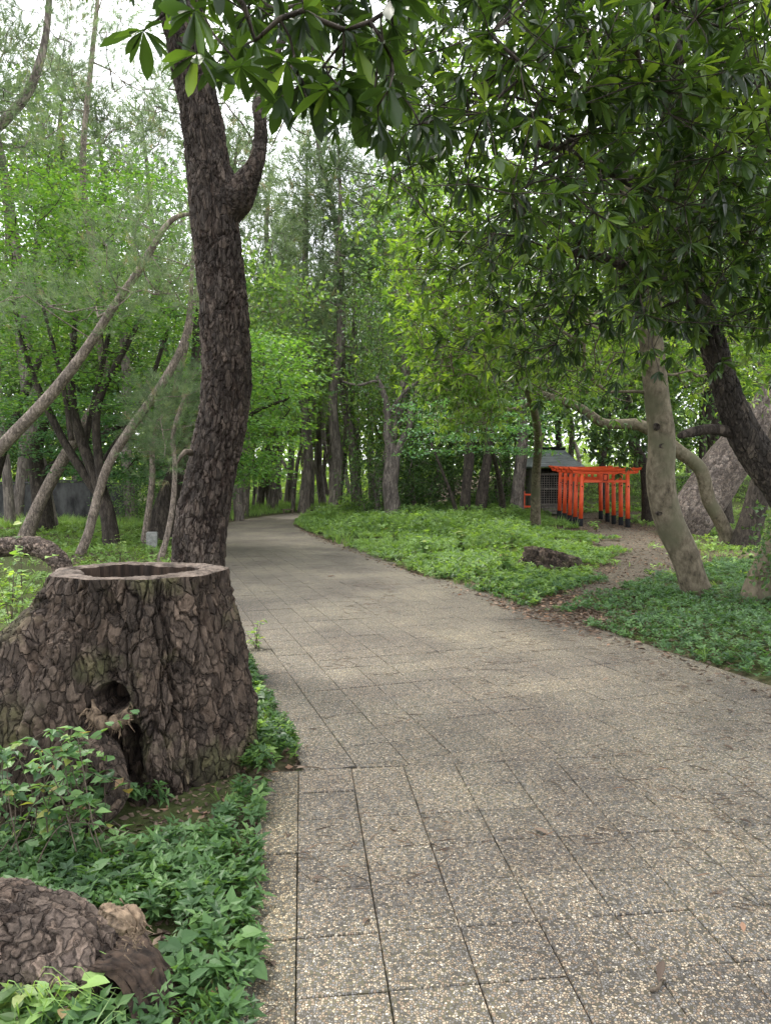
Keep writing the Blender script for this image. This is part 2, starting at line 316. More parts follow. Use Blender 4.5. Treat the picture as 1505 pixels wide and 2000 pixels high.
def box(mb, c, s, rot=0., a=0., bev=0.):
    x, y, z = np.array(s) / 2; cr, sr = cos(rot), sin(rot)
    if bev:
        V = []
        for zz, k in ((-z, bev), (-z + bev, 0), (z - bev, 0), (z, bev)):
            V += [(-x + k, -y + k, zz), (x - k, -y + k, zz), (x - k, y - k, zz), (-x + k, y - k, zz)]
        q = [(3, 2, 1, 0), (12, 13, 14, 15)]
        for L in range(3): q += [(L * 4 + i, L * 4 + (i + 1) % 4, L * 4 + 4 + (i + 1) % 4, L * 4 + 4 + i) for i in range(4)]
    else:
        V = [(i, j, k) for k in (-z, z) for i, j in ((-x, -y), (x, -y), (x, y), (-x, y))]
        q = [(3, 2, 1, 0), (4, 5, 6, 7)] + [(i, (i + 1) % 4, 4 + (i + 1) % 4, 4 + i) for i in range(4)]
    V = np.array(V); V = np.stack([V[:, 0] * cr - V[:, 1] * sr, V[:, 0] * sr + V[:, 1] * cr, V[:, 2]], 1) + np.array(c)
    mb.add(V, q, None, a)

# ------------------------------------------------------------------ leaves
def tpl_lance(w=.145, fold=.05, droop=.10):       # long evergreen leaf, 8 triangles
    d = lambda x: -droop * x * x; f = fold
    v = [(0, 0, 0), (.3, 0, d(.3)), (.6, 0, d(.6)), (.85, 0, d(.85)), (1, 0, d(1)),
         (.3, w * .62, f * .7 + d(.3)), (.6, w, f + d(.6)), (.85, w * .66, f * .7 + d(.85)), (.3, -w * .62, f * .7 + d(.3)), (.6, -w, f + d(.6)), (.85, -w * .66, f * .7 + d(.85))]
    return np.array(v), [(0, 1, 5), (0, 8, 1), (3, 4, 7), (3, 10, 4)], [(1, 2, 6, 5), (2, 3, 7, 6), (1, 8, 9, 2), (2, 9, 10, 3)]
def tpl_leaf(w=.3, fold=.1):                     # broad leaf, 4 triangles
    v = [(0, 0, 0), (.5, 0, -.02), (1, 0, -.12), (.42, w, fold), (.42, -w, fold)]
    return np.array(v), [(0, 1, 3), (1, 2, 3), (0, 4, 1), (1, 4, 2)], []
def tpl_small(w=.28, fold=.08):                  # 2 triangles
    v = [(0, 0, 0), (.45, w, fold), (1, 0, -.05), (.45, -w, fold)]
    return np.array(v), [(0, 2, 1), (0, 3, 2)], []
def tpl_heart():
    v = [(0, 0, 0), (-.12, .22, .03), (.15, .42, .05), (.55, .3, .0), (1, 0, -.1), (.55, -.3, 0), (.15, -.42, .05), (-.12, -.22, .03), (.45, 0, -.03)]
    return np.array(v), [(0, 8, 1), (1, 8, 2), (2, 8, 3), (3, 8, 4), (4, 8, 5), (5, 8, 6), (6, 8, 7), (7, 8, 0)], []
def tpl_tuft(n=16, spread=1.0, wid=.012, seed=0):
    r = np.random.default_rng(seed); V = []; T = []
    for k in range(n):
        ph = r.uniform(0, 2 * pi); el = r.uniform(.15, spread)
        d = np.array([cos(el), sin(el) * cos(ph), sin(el) * sin(ph)]); s = np.cross(d, r.normal(size=3)); s /= np.linalg.norm(s)
        b = np.array([r.uniform(-.5, .15), 0, 0]); L = r.uniform(.7, 1)
        V += [b + s * wid, b - s * wid, b + d * L]; T.append((3 * k, 3 * k + 1, 3 * k + 2))
    return np.array(V), T, []
def basis(D, up, rng, roll=.6):
    D = D / (np.linalg.norm(D, axis=1)[:, None] + 1e-9)
    U = np.broadcast_to(up, D.shape) + rng.normal(size=D.shape) * roll
    Y = np.cross(U, D); Y /= np.linalg.norm(Y, axis=1)[:, None] + 1e-9
    return np.stack([D, Y, np.cross(D, Y)], 1)    # rows
def cloud(mb, tpl, P, D, S, rng, up=(0, 0, 1), roll=.5, rnd=None):
    if len(P) == 0: return
    V, T, Q = tpl; B = basis(np.asarray(D, float), np.array(up, float), rng, roll); n, k = len(P), len(V)
    W = np.einsum('kj,njc->nkc', V, B) * np.asarray(S)[:, None, None] + np.asarray(P)[:, None]
    off = (np.arange(n) * k)[:, None, None]
    t = (np.array(T)[None] + off).reshape(-1, 3) if len(T) else None
    q = (np.array(Q)[None] + off).reshape(-1, 4) if len(Q) else None
    a = rng.random(n) if rnd is None else rnd
    mb.add(W.reshape(-1, 3), q, t, np.repeat(a, k))
def whorl_dirs(axis, n, rng, open_=1.0):
    """n leaf directions round an axis"""
    ax = axis / np.linalg.norm(axis); r = np.cross(ax, rng.normal(size=3)); r /= np.linalg.norm(r); s = np.cross(ax, r)
    ph = np.arange(n) * 2.4 + rng.uniform(0, 6); el = rng.uniform(.55, 1.25, n) * open_
    return np.cos(el)[:, None] * ax + np.sin(el)[:, None] * (np.cos(ph)[:, None] * r + np.sin(ph)[:, None] * s)

# ------------------------------------------------------------------ branching
class Skel:
    """a tree skeleton: trunk polylines first, then every wanted point is tied to the nearest wood by a curved limb"""
    def __init__(s, seed=0): s.p = []; s.par = []; s.trunk = []; s.tips = []; s.rng = np.random.default_rng(seed); s.fix = []
    def add_trunk(s, P, R, n=14, parent=-1, wob=0.):
        P = crom(P, n); R = np.interp(np.linspace(0, 1, n), np.linspace(0, 1, len(R)), R)
        last = parent
        for k in range(n):
            s.p.append(P[k]); s.par.append(last); s.fix.append(R[k]); last = len(s.p) - 1
        s.trunk.append((P, R)); return last
    def reach(s, C, sag=.0, up=.25, step=.5, skip=0, jit=.08, bias=.6):
        """C: wanted points; bias: prefer wood that is lower than the point"""
        C = np.asarray(C); base = np.array(s.p)[skip:]; dist = np.min(np.linalg.norm(C[:, None] - base[None], axis=2), 1)
        for c in C[np.argsort(dist)]:
            A = np.array(s.p); d = np.linalg.norm(A - c, axis=1); pen = np.maximum(0, A[:, 2] - c[2]) * bias
            d = d + pen; d[:skip] += 50
            k = int(np.argmin(d)); a = A[k]; L = np.linalg.norm(c - a); n = max(2, int(L / step)); last = k
            mid = (a + c) / 2 + np.array([0, 0, -up * L * .35]) + s.rng.normal(size=3) * jit * L
            for i in range(1, n + 1):
                t = i / n; q = (1 - t) ** 2 * a + 2 * t * (1 - t) * mid + t * t * c
                if i < n: q = q + s.rng.normal(size=3) * jit * L / n * .8
                s.p.append(q); s.par.append(last); s.fix.append(0); last = len(s.p) - 1
            s.tips.append(last)
    def emit(s, mb, r0=.006, ex=2.4, ns=6, trunk_ns=14, lump=.25, trunks=True, rmax=None):
        n = len(s.p); ch = [[] for _ in range(n)]
        for i, p in enumerate(s.par):
            if p >= 0: ch[p].append(i)
        acc = np.zeros(n); R = np.zeros(n)
        for i in range(n - 1, -1, -1):
            R[i] = max(r0, acc[i] ** (1 / ex)) if not s.fix[i] else s.fix[i]
            if s.par[i] >= 0: acc[s.par[i]] += R[i] ** ex if not s.fix[i] else 0
        if rmax: R = np.where(np.array(s.fix) > 0, R, np.minimum(R, rmax))
        if trunks:
            for k, (P, RR) in enumerate(s.trunk):
                PP = crom(P, len(P) * 2); tube(mb, PP, np.interp(np.linspace(0, 1, len(PP)), np.linspace(0, 1, len(RR)), RR), trunk_ns, lump=lump, seed=k + 3)
        A = np.array(s.p); done = set()
        for i in range(n):
            if s.fix[i] or i in done: continue
            p = s.par[i]
            chain = [p, i]; done.add(i); cur = i
            while True:
                nx = [c for c in ch[cur] if c not in done and not s.fix[c]]
                if not nx: break
                cur = max(nx, key=lambda c: R[c]); done.add(cur); chain.append(cur)
            r = R[chain].copy(); r[0] = min(r[0], r[1] * 1.15); r[-1] *= .5
            tube(mb, A[chain], r, 4 if r[0] < .012 else (ns if r[0] < .06 else ns + 4), cap=False, lump=0)
        return R
def blob(n, c, r, rng, hollow=0.):
    d = rng.normal(size=(n, 3)); d /= np.linalg.norm(d, axis=1)[:, None]; t = (hollow + (1 - hollow) * rng.random(n)) ** (1 / 2.2)
    return np.array(c) + d * t[:, None] * np.array(r)
def finish_tree(name, label, cat, trunk_mb, crown_mb, bark, leafm, base, group=None, extra=None):
    base = np.array(base, float)
    t = thing(name, label, cat, base, 0, group)
    for m_ in [trunk_mb, crown_mb]:
        if m_ is not None: m_.v = [v - base for v in m_.v]
    if trunk_mb is not None: trunk_mb.build('trunk', bark, t)
    if crown_mb is not None and crown_mb.n: crown_mb.build('crown', leafm, t, smooth=False)
    return t
def foliage(mb, sk, kind, rng, per=10, rad=.35, size=.06, tpl=None, flat=1., start=0, tips=None, bare=0.):
    tips = sk.tips if tips is None else tips
    if bare: tips = [k for k in tips if rng.random() > bare]
    A = np.array(sk.p)
    for k in tips:
        p = A[k]; q = A[sk.par[k]]; ax = p - q; ax /= np.linalg.norm(ax) + 1e-9
        c = p + rng.normal(size=(per, 3)) * rad * np.array([1, 1, flat]) * .55
        if kind == 'tuft': D = (c - p) * .8 + ax * .35 + np.array([0, 0, .25]) + rng.normal(size=(per, 3)) * .1
        elif kind == 'flat': D = (c - p) * np.array([1, 1, .15]) + rng.normal(size=(per, 3)) * .12 + np.array([0, 0, -.06])
        else: D = rng.normal(size=(per, 3)) + np.array([0, 0, -.25]) + (c - p) * 2
        cloud(mb, tpl, c, D, size * rng.uniform(.7, 1.25, per), rng, roll=.35 if kind == 'flat' else .7)
#@@SETTING
# ------------------------------------------------------------------ the lie of the land
LY = [-6, 2.1, 3.85, 3.95, 16, 20, 24, 28, 32, 36, 40, 44]; LX = [.58, -.37, -.62, -.45, -4.44, -5.35, -5.75, -5.5, -4.7, -3.0, -.5, 3.0]
RY = [-6, 3.9, 5.4, 7.7, 11.8, 14.9, 19.5, 24, 25.5, 29, 31, 33, 36, 39, 44]; RX = [4.3, 3.3, 2.9, 2.1, .55, -.45, -1.84, -3.05, -3.25, -3.4, -3.0, -1.9, .5, 4.0, 9.0]
def xl(y): return np.interp(y, LY, LX)
def xr(y): return np.interp(y, RY, RX)
TRAIL = np.array([gp(1060, 1215)[:2], gp(1110, 1185)[:2], gp(1190, 1148)[:2], gp(1262, 1112)[:2], gp(1262, 1082)[:2], gp(1222, 1055)[:2], gp(1195, 1037)[:2], [7.2, 27.5]])
TRW = np.array([.55, .40, .45, .85, 1.35, 1.5, 1.15, .8])
def trail_d(x, y):
    """distance to the trodden trail in trail half-widths"""
    best = np.full(np.shape(x), 9.)
    for i in range(len(TRAIL) - 1):
        a, b = TRAIL[i], TRAIL[i + 1]; d = b - a; t = np.clip(((x - a[0]) * d[0] + (y - a[1]) * d[1]) / (d @ d), 0, 1)
        r = np.hypot(x - a[0] - t * d[0], y - a[1] - t * d[1]) / (TRW[i] * (1 - t) + TRW[i + 1] * t); best = np.minimum(best, r)
    return best
def gh(x, y):
    x = np.asarray(x, float); y = np.asarray(y, float)
    p = np.stack([x.ravel(), y.ravel(), np.zeros(x.size)], 1)
    n = ((fbm(p * .55, 3, 5) - .44) * .22 + (fbm(p * 2.7, 2, 9) - .37) * .06).reshape(x.shape)
    out = np.maximum(xl(y) - x, x - xr(y)); m = sm(out, .0, 1.2)
    h = n * m * .8 + .035 * sm(out, 0, .25) - .05 * (1 - sm(out, -.15, .0))
    h = h + 1.7 * sm(y, 31, 42) * sm(x, 2, 7) + .12 * sm(y, 25, 29) * sm(x, 3, 5) * (1 - sm(y, 31, 42))
    h = h + .35 * sm(y, 50, 90)
    return h
def gz(x, y): return float(gh(np.array([x]), np.array([y]))[0])
def base_at(px, py):
    """where the ground lies under a pixel"""
    z = 0.
    for _ in range(4): p = gp(px, py, z); z = gz(p[0], p[1])
    p[2] = z; return p

def axis(lo, hi, step, far_lo, far_hi):
    a = list(np.arange(lo, hi, step)); s = step
    x = hi
    while x < far_hi: a.append(x); s *= 1.25; x += s
    a.append(far_hi); x = lo; s = step; b = []
    while x > far_lo: s *= 1.25; x -= s; b.append(max(x, far_lo))
    return np.array(b[::-1] + a)
xs = axis(-14, 15, .17, -300, 300); ys = axis(1.0, 36, .15, -60, 420)
GX, GY = np.meshgrid(xs, ys); GZ = gh(GX, GY)
mb = MB(); V = np.stack([GX, GY, GZ], -1).reshape(-1, 3); nx = len(xs); i, j = np.meshgrid(np.arange(nx - 1), np.arange(len(ys) - 1)); k = (j * nx + i).ravel()
mb.add(V, np.stack([k, k + 1, k + nx + 1, k + nx], 1))
td = trail_d(V[:, 0], V[:, 1]) + (fbm(V * 2.2, 3, 40) - .45) * 1.2
edge = np.maximum(xl(V[:, 1]) - V[:, 0], V[:, 0] - xr(V[:, 1])) + (fbm(V * 3, 3, 41) - .45) * .35
under = fbm(V * .35, 3, 44) + .25 * sm(V[:, 0], 5, 9) * sm(V[:, 1], 18, 24) * (1 - sm(V[:, 1], 30, 34))
dirt = np.clip((1 - sm(td, .7, 1.25)) + (1 - sm(edge, .0, .22)) + sm(under, .50, .62) * .9, 0, 1)
m, t = nodes('forest floor'); tcn = N(t, 'ShaderNodeTexCoord'); a = N(t, 'ShaderNodeAttribute', attribute_name='dirt')
n1 = N(t, 'ShaderNodeTexNoise', i_Scale=14., i_Detail=8., i_Roughness=.7); n2 = N(t, 'ShaderNodeTexNoise', i_Scale=1.1, i_Detail=5.)
v = N(t, 'ShaderNodeTexVoronoi', i_Scale=34.)
for q in (n1, n2, v): t.links.new(tcn.outputs['Object'], q.inputs['Vector'])
g1 = ramp(t, [(.3, (.035, .036, .018)), (.52, (.06, .075, .026)), (.75, (.11, .11, .05))], n1.outputs['Fac'])
sx = N(t, 'ShaderNodeSeparateColor'); t.links.new(v.outputs['Color'], sx.inputs[0])
g2 = ramp(t, [(0, (.05, .036, .026)), (.4, (.10, .075, .055)), (.75, (.155, .118, .088)), (1, (.23, .17, .125))], sx.outputs[0])
g2 = mixc(t, 1., g2, ramp(t, [(.3, (.5, .5, .5)), (.7, (1.2, 1.2, 1.2))], n1.outputs['Fac']), 'MULTIPLY')
c = mixc(t, a.outputs['Fac'], g1, g2); b = N(t, 'ShaderNodeBump', i_Strength=.8, i_Distance=.03); t.links.new(n1.outputs['Fac'], b.inputs['Height'])
p = N(t, 'ShaderNodeBsdfPrincipled', i_Roughness=.95); p.inputs['Specular IOR Level'].default_value = .1; o = N(t, 'ShaderNodeOutputMaterial')
t.links.new(c, p.inputs['Base Color']); t.links.new(b.outputs[0], p.inputs['Normal']); t.links.new(p.outputs[0], o.inputs[0]); M['ground'] = m
tag(mb.build('ground', 'ground', extra={'dirt': dirt}), kind='structure')

# trodden trail: a thin sheet of bare earth with worn edges, 4 mm over the ground
mb = MB(); n = 90; P = crom(TRAIL, n); W = np.interp(np.linspace(0, 1, n), np.linspace(0, 1, len(TRW)), TRW); T = np.gradient(P, axis=0); T /= np.linalg.norm(T, axis=1)[:, None]
Nn = np.stack([T[:, 1], -T[:, 0]], 1); us = np.linspace(-1, 1, 9); rngt = np.random.default_rng(3); V = []
wl = W * .60 * (1 + .22 * np.sin(np.arange(n) * .9) * rngt.random(n)); wr = W * .60 * (1 + .22 * np.cos(np.arange(n) * .7) * rngt.random(n))
for u in us: q = P + Nn * (u * np.where(u < 0, wl, wr))[:, None]; V.append(np.stack([q[:, 0], q[:, 1], gh(q[:, 0], q[:, 1]) + .005 * (1 - abs(u)) + .002], 1))
V = np.stack(V, 1).reshape(-1, 3); i, j = np.meshgrid(np.arange(8), np.arange(n - 1)); k = (j * 9 + i).ravel()
mb.add(V, np.stack([k, k + 1, k + 10, k + 9], 1))
M['earth'] = plain_mat('bare trodden earth', (.045, .037, .027), (.145, .117, .085), 14, .95, .9, dist=.02)
tag(mb.build('dirt_trail', 'earth'), kind='structure')

# ------------------------------------------------------------------ paved path
yy = np.concatenate([np.arange(-3, 16.4, .5), np.arange(16.5, 44.1, .5)])
mb = MB(); V = []
for y in yy: V += [(xl(y), y, 0.), (xr(y) if y > 5 else 3.4 + (5 - y) * .1, y, 0.)]
mb.add(V, [(2 * i, 2 * i + 1, 2 * i + 3, 2 * i + 2) for i in range(len(yy) - 1)])
path = tag(mb.build('path', 'joint', smooth=False), kind='structure')
G = .286; O1 = gp(583, 1512)[:2]; a1 = radians(6.6); u1 = np.array([-sin(a1), cos(a1)]); v1 = np.array([cos(a1), sin(a1)])
a2 = radians(18.3); u2 = np.array([-sin(a2), cos(a2)]); v2 = np.array([cos(a2), sin(a2)]); P2 = gp(695, 1503)[:2]
def clip(poly, o, nrm):
    out = []
    for i in range(len(poly)):
        a, b = poly[i], poly[(i + 1) % len(poly)]; da, db = (a - o) @ nrm, (b - o) @ nrm
        if da >= 0: out.append(a)
        if (da >= 0) != (db >= 0): out.append(a + (b - a) * da / (da - db))
    return out
def shrink(poly, g):
    c = np.mean(poly, 0); L = np.array([np.linalg.norm(p - c) for p in poly]); return [c + (p - c) * (1 - g / max(l, .02)) for p, l in zip(poly, L)]
def area(p): return abs(sum(p[i][0] * p[(i + 1) % len(p)][1] - p[(i + 1) % len(p)][0] * p[i][1] for i in range(len(p)))) / 2
def slab(mb, poly, top, off, tilt=(0, 0)):
    poly = np.array(poly); c = off[:2]; r = poly - c; inner = c + (r * (1 - .004 / np.maximum(np.linalg.norm(r, axis=1), .02))[:, None]); n = len(poly)
    def z(q): return top + (q - c) @ np.array(tilt)
    V = [(*q, z(q)) for q in inner] + [(*q, z(q) - .004) for q in poly] + [(*q, -.01) for q in poly]
    c0 = len(V); V.append((*np.mean(inner, 0), z(np.mean(inner, 0))))
    T = [(c0, i, (i + 1) % n) for i in range(n)]
    Q = [(n + i, n + (i + 1) % n, (i + 1) % n, i) for i in range(n)] + [(2 * n + i, 2 * n + (i + 1) % n, n + (i + 1) % n, n + i) for i in range(n)]
    mb.add(np.array(V) - off, Q, T)
tiles = []
for r in range(-13, 0):
    for c in range(14):
        o = O1 + u1 * (r * G) + v1 * (c * G); tiles.append(([o, o + v1 * G, o + v1 * G + u1 * G, o + u1 * G], 'paving_slab'))
    o = O1 + u1 * (r * G) - v1 * .185; tiles.append(([o, o + v1 * .185, o + v1 * .185 + u1 * G, o + u1 * G], 'kerb_slab'))
for r in range(-6, 46):
    for c in range(-1, 13):
        o = P2 + u2 * (r * G) + v2 * (c * G); q = clip([o, o + v2 * G, o + v2 * G + u2 * G, o + u2 * G], O1, u1)
        if len(q) >= 3: q = [x for x in q]; tiles.append((q, 'paving_slab'))
rg = np.random.default_rng(5); keep = []
for q, nm in tiles:
    if area(q) < .002: continue
    c = np.mean(q, 0)
    if c[1] < 1.0 or c[0] > xr(c[1]) + .12 or (c[0] < xl(c[1]) - .1): continue
    inv = abs(c[0]) > .62 * c[1] + .6; keep.append((c[1] + (50 if inv else 0), q, nm))
keep.sort(key=lambda k: k[0]); far = MB()
for n_, (d, q, nm) in enumerate(keep):
    c = np.mean(q, 0); q = shrink(q, .0017 + .0022 * rg.random()); off = np.array([c[0], c[1], 0]); top = .02 + rg.normal() * .0012; ti = rg.normal(size=2) * .004
    if n_ < 290: b_ = MB(); slab(b_, q, top, off, ti); b_.build(nm, 'pebble_kerb' if nm == 'kerb_slab' else 'pebble', path, smooth=False, loc=off)
    else: slab(far, [np.array(x) for x in q], top, np.array([c[0], c[1], 0]) * 1, ti); far.v[-1] = far.v[-1] + off
tag(far.build('distant_paving_slabs', 'pebble', path, smooth=False), kind='stuff')
mb = MB(); V = []; ylist = np.arange(15.6, 44, .4); oc = O1
for y in ylist: V += [(xl(y) + .02, y, .018), (xr(y) - .02, y, .018)]
mb.add(V, [(2 * i, 2 * i + 1, 2 * i + 3, 2 * i + 2) for i in range(len(ylist) - 1)]); mb.build('far_paving', 'pebble', path, smooth=False)

# ------------------------------------------------------------------ torii gates
TY = [23.6, 24.35, 25.15, 25.95, 26.8]
def torii():
    t = thing('torii_gate', '', 'torii gate')
    for s in (-1, 1):
        b_ = MB(); tube(b_, [(s * .775, 0, .25), (s * .762, 0, .9), (s * .745, 0, 1.76)], [.073, .071, .066], 16); p_ = b_.build('pillar', 'red', t)
        b_ = MB(); tube(b_, [(s * .779, 0, -.12), (s * .779, 0, .02), (s * .776, 0, .3)], [.085, .082, .080], 16); b_.build('pillar_base', 'black', p_)
        for z in (1.36,):
            b_ = MB(); box(b_, (s * .753, -.075, z), (.035, .03, .035), bev=.004); b_.build('peg', 'black', p_)
    # curved top lintel with upturned ends over a second lintel
    for nm, L, z0, th, dp, lift in (('top_lintel', 1.17, 1.90, .085, .20, .045), ('lower_lintel', 1.08, 1.80, .095, .145, .04)):
        b_ = MB(); n = 17; V = []
        for i in range(n):
            u = -1 + 2 * i / (n - 1); x = u * L; z = z0 + lift * abs(u) ** 3
            for dy, dz in ((-dp / 2 * .85, -th / 2), (dp / 2 * .85, -th / 2), (dp / 2, th * .1), (dp / 2 * .7, th / 2), (-dp / 2 * .7, th / 2), (-dp / 2, th * .1)): V.append((x + (dz * .4 * (1 if u > .95 else -1 if u < -.95 else 0)), dy, z + dz))
        Q = [(i * 6 + j, i * 6 + (j + 1) % 6, i * 6 + 6 + (j + 1) % 6, i * 6 + 6 + j) for i in range(n - 1) for j in range(6)]
        T = [(0, j + 1, j) for j in range(1, 5)] + [((n - 1) * 6, (n - 1) * 6 + j, (n - 1) * 6 + j + 1) for j in range(1, 5)]
        b_.add(V, Q, T); b_.build(nm, 'red', t, smooth=False)
    b_ = MB(); box(b_, (0, 0, 1.525), (1.50, .075, .085), bev=.006); b_.build('tie_beam', 'red', t, smooth=False)
    b_ = MB(); box(b_, (0, 0, 1.655), (.09, .06, .18)); b_.build('centre_strut', 'red', t, smooth=False)
    return t
tor0 = torii()
def copy_tree(o, parent=None):
    c = o.copy(); col.objects.link(c); c.parent = parent
    for ch in o.children: copy_tree(ch, c)
    return c
tl = ['front vermilion torii gate, the one with the framed name tablet, nearest the pale leaning trunk', 'vermilion torii gate directly behind the front one, second from the path',
      'vermilion torii gate in the middle of the row of five', 'vermilion torii gate second from the shrine end of the row', 'rearmost vermilion torii gate, closest to the wooden shrine']
gates = [tor0] + [copy_tree(tor0) for _ in range(4)]
for g_, y, l in zip(gates, TY, tl):
    x = 7.2 + (y - 23.6) * .022; g_.location = (x, y, gz(x, y) - .0 + .01); g_.rotation_euler = (0, 0, radians(random.uniform(-1, 1)))
    tag(g_, l, 'torii gate', 'vermilion torii gates in a row before the shrine')
b_ = MB(); box(b_, (0, -.055, 1.66), (.17, .03, .235), bev=.004); tab = b_.build('name_tablet', 'black', gates[0], smooth=False)
fr = MB()
for c_, s_ in (((0, -.078, 1.787), (.21, .03, .026)), ((0, -.078, 1.533), (.21, .03, .026)), ((-.092, -.078, 1.66), (.026, .03, .228)), ((.092, -.078, 1.66), (.026, .03, .228)), ((0, -.076, 1.66), (.10, .014, .17))): box(fr, c_, s_)
fr.build('tablet_frame', 'red', tab, smooth=False)

# ------------------------------------------------------------------ shrine
SY = 29.0; sx0 = at(1082, 900, SY)[0]; sz = gz(sx0, SY)
sh = thing('shrine', 'small dark timber shrine with a lattice door and grey board roof behind the torii row', 'shrine', (sx0, SY, sz))
zr = at(1085, 876, SY)[2] - sz; ze = at(1085, 911, SY - .5)[2] - sz; hw = .80
for nm, c_, s_ in (('side_wall', (-hw + .03, .75, ze / 2 + .15), (.05, 1.5, ze - .35)), ('side_wall', (hw - .03, .75, ze / 2 + .15), (.05, 1.5, ze - .35)), ('rear_wall', (0, 1.5, ze / 2 + .15), (2 * hw - .1, .05, ze - .35)), ('floor', (0, .72, .32), (2 * hw - .12, 1.4, .07))):
    b_ = MB(); box(b_, c_, s_); b_.build(nm, 'shrine', sh, smooth=False)
for sx_ in (-hw, hw):
    for y_ in (0, 1.55):
        b_ = MB(); box(b_, (sx_, y_, ze / 2 + .02), (.11, .11, ze + .04), bev=.008); b_.build('post', 'shrine', sh, smooth=False)
for z_ in (.38, 1.02, 1.62):
    b_ = MB(); box(b_, (0, -.012, z_), (2 * hw - .115, .07, .07)); b_.build('rail', 'shrine', sh, smooth=False)
dr = MB(); box(dr, (0, .07, 1.0), (2 * hw - .12, .02, 1.28)); door = dr.build('door', 'black', sh, smooth=False)
lt = MB()
for k in range(15): box(lt, (-hw + .11 + k * (2 * hw - .22) / 14, .035, 1.0), (.022, .022, 1.24))
for k in range(13): box(lt, (0, .030, .44 + k * .094), (2 * hw - .12, .016, .02))
lt.build('door_lattice', 'shrine', door, smooth=False)
for k, (z_, y_) in enumerate(((.08, -.75), (.17, -.5), (.27, -.25))):
    b_ = MB(); box(b_, (.1, y_, z_), (1.35, .26, .08), bev=.008); b_.build('step', 'shrine', sh, smooth=False)
nb = 8; roof = thing('roof', None, None); roof.parent = sh
ridge = MB(); box(ridge, (0, .75, zr + .03), (1.22, .2, .12), bev=.02); rfb = ridge.build('ridge_cap', 'black', sh, smooth=False)
bpy.data.objects.remove(roof)
for sgn in (0, 1):
    for k in range(nb):
        u0, u1_ = k / nb, (k + 1.12) / nb; hw0, hw1 = .58 + u0 * .50, .58 + u1_ * .50
        y0 = .75 - .70 * 0 - u0 * 1.25; y1 = .75 - u1_ * 1.25; z0 = zr - u0 ** .8 * (zr - ze); z1 = zr - u1_ ** .8 * (zr - ze)
        if sgn: y0, y1 = 1.5 - y0, 1.5 - y1
        b_ = MB(); V = [(-hw0, y0, z0), (hw0, y0, z0), (hw1, y1, z1 + .028), (-hw1, y1, z1 + .028)]; V += [(x, y, z - .03) for x, y, z in V]
        b_.add(V, [(0, 1, 2, 3), (7, 6, 5, 4), (0, 4, 5, 1), (1, 5, 6, 2), (2, 6, 7, 3), (3, 7, 4, 0)]); b_.build('roof_board', 'roofm', sh, smooth=False)
for sgn in (-1, 1):
    b_ = MB(); V = [(sgn * .56, .75, zr), (sgn * 1.05, -.48, ze), (sgn * 1.05, 1.98, ze), (sgn * .5, .75, zr - .2), (sgn * .98, -.42, ze - .07), (sgn * .98, 1.92, ze - .07)]
    b_.add(V, [(0, 1, 4, 3), (0, 3, 5, 2), (1, 2, 5, 4)], [(0, 2, 1), (3, 4, 5)]); b_.build('gable_end', 'roofm', sh, smooth=False)
ra = thing('red_fence', 'short vermilion fence with two rails, partly hidden by the grey trunks left of the shrine', 'fence', (at(1022, 960, 28.2)[0], 28.2, gz(5.4, 28.2)))
for k in (0, 1, 2):
    b_ = MB(); box(b_, (-.35 + k * .36, 0, .45), (.08, .08, 1.02), bev=.006); b_.build('post', 'red', ra, smooth=False)
for z_ in (.35, .82):
    b_ = MB(); box(b_, (0, -.055, z_), (.86, .03, .07)); b_.build('rail', 'red', ra, smooth=False)

# ------------------------------------------------------------------ wall at the left, marker stone, bench
wy = 27.0; w0 = -20.5; w1 = at(272, 960, wy)[0]; wl_ = thing('garden_wall', 'long dark shade-toned concrete wall behind the leaning pines', 'wall', ((w0 + w1) / 2, wy, 0)); npn = 6; pw = (w1 - w0) / npn
for k in range(npn):
    x0 = -(w1 - w0) / 2 + k * pw; g0 = gz(x0 + (w0 + w1) / 2, wy)
    b_ = MB(); box(b_, (x0 + pw / 2, 0, .65 + g0), (pw - .14, .12, 1.5), bev=.01); b_.build('wall_panel', 'concrete', wl_, smooth=False)
    b_ = MB(); box(b_, (x0, 0, .68 + g0), (.16, .2, 1.56), bev=.01); b_.build('wall_post', 'concrete', wl_, smooth=False)
    b_ = MB(); box(b_, (x0 + pw / 2, 0, 1.45 + g0), (pw - .17, .22, .07), bev=.01); b_.build('coping', 'concrete', wl_, smooth=False)
p_ = base_at(297, 1068); ms_ = MB(); box(ms_, (0, 0, .13), (.235, .16, .42), bev=.02); o_ = ms_.build('marker_stone', 'stone', loc=p_, smooth=False); o_.rotation_euler = (.03, .02, .2)
tag(o_, 'small square grey marker stone on the grass beyond the hollow stump', 'stone')
bn = thing('bench', 'tiny low wooden bench at the far bend of the path', 'bench', base_at(563, 1006), .1)
b_ = MB(); box(b_, (0, -.1, .22), (.55, .16, .04)); b_.build('plank', 'bench', bn, smooth=False)
b_ = MB(); box(b_, (0, .1, .22), (.55, .16, .04)); b_.build('plank', 'bench', bn, smooth=False)
for s in (-1, 1): b_ = MB(); box(b_, (s * .2, 0, .08), (.07, .3, .24)); b_.build('leg', 'bench', bn, smooth=False)
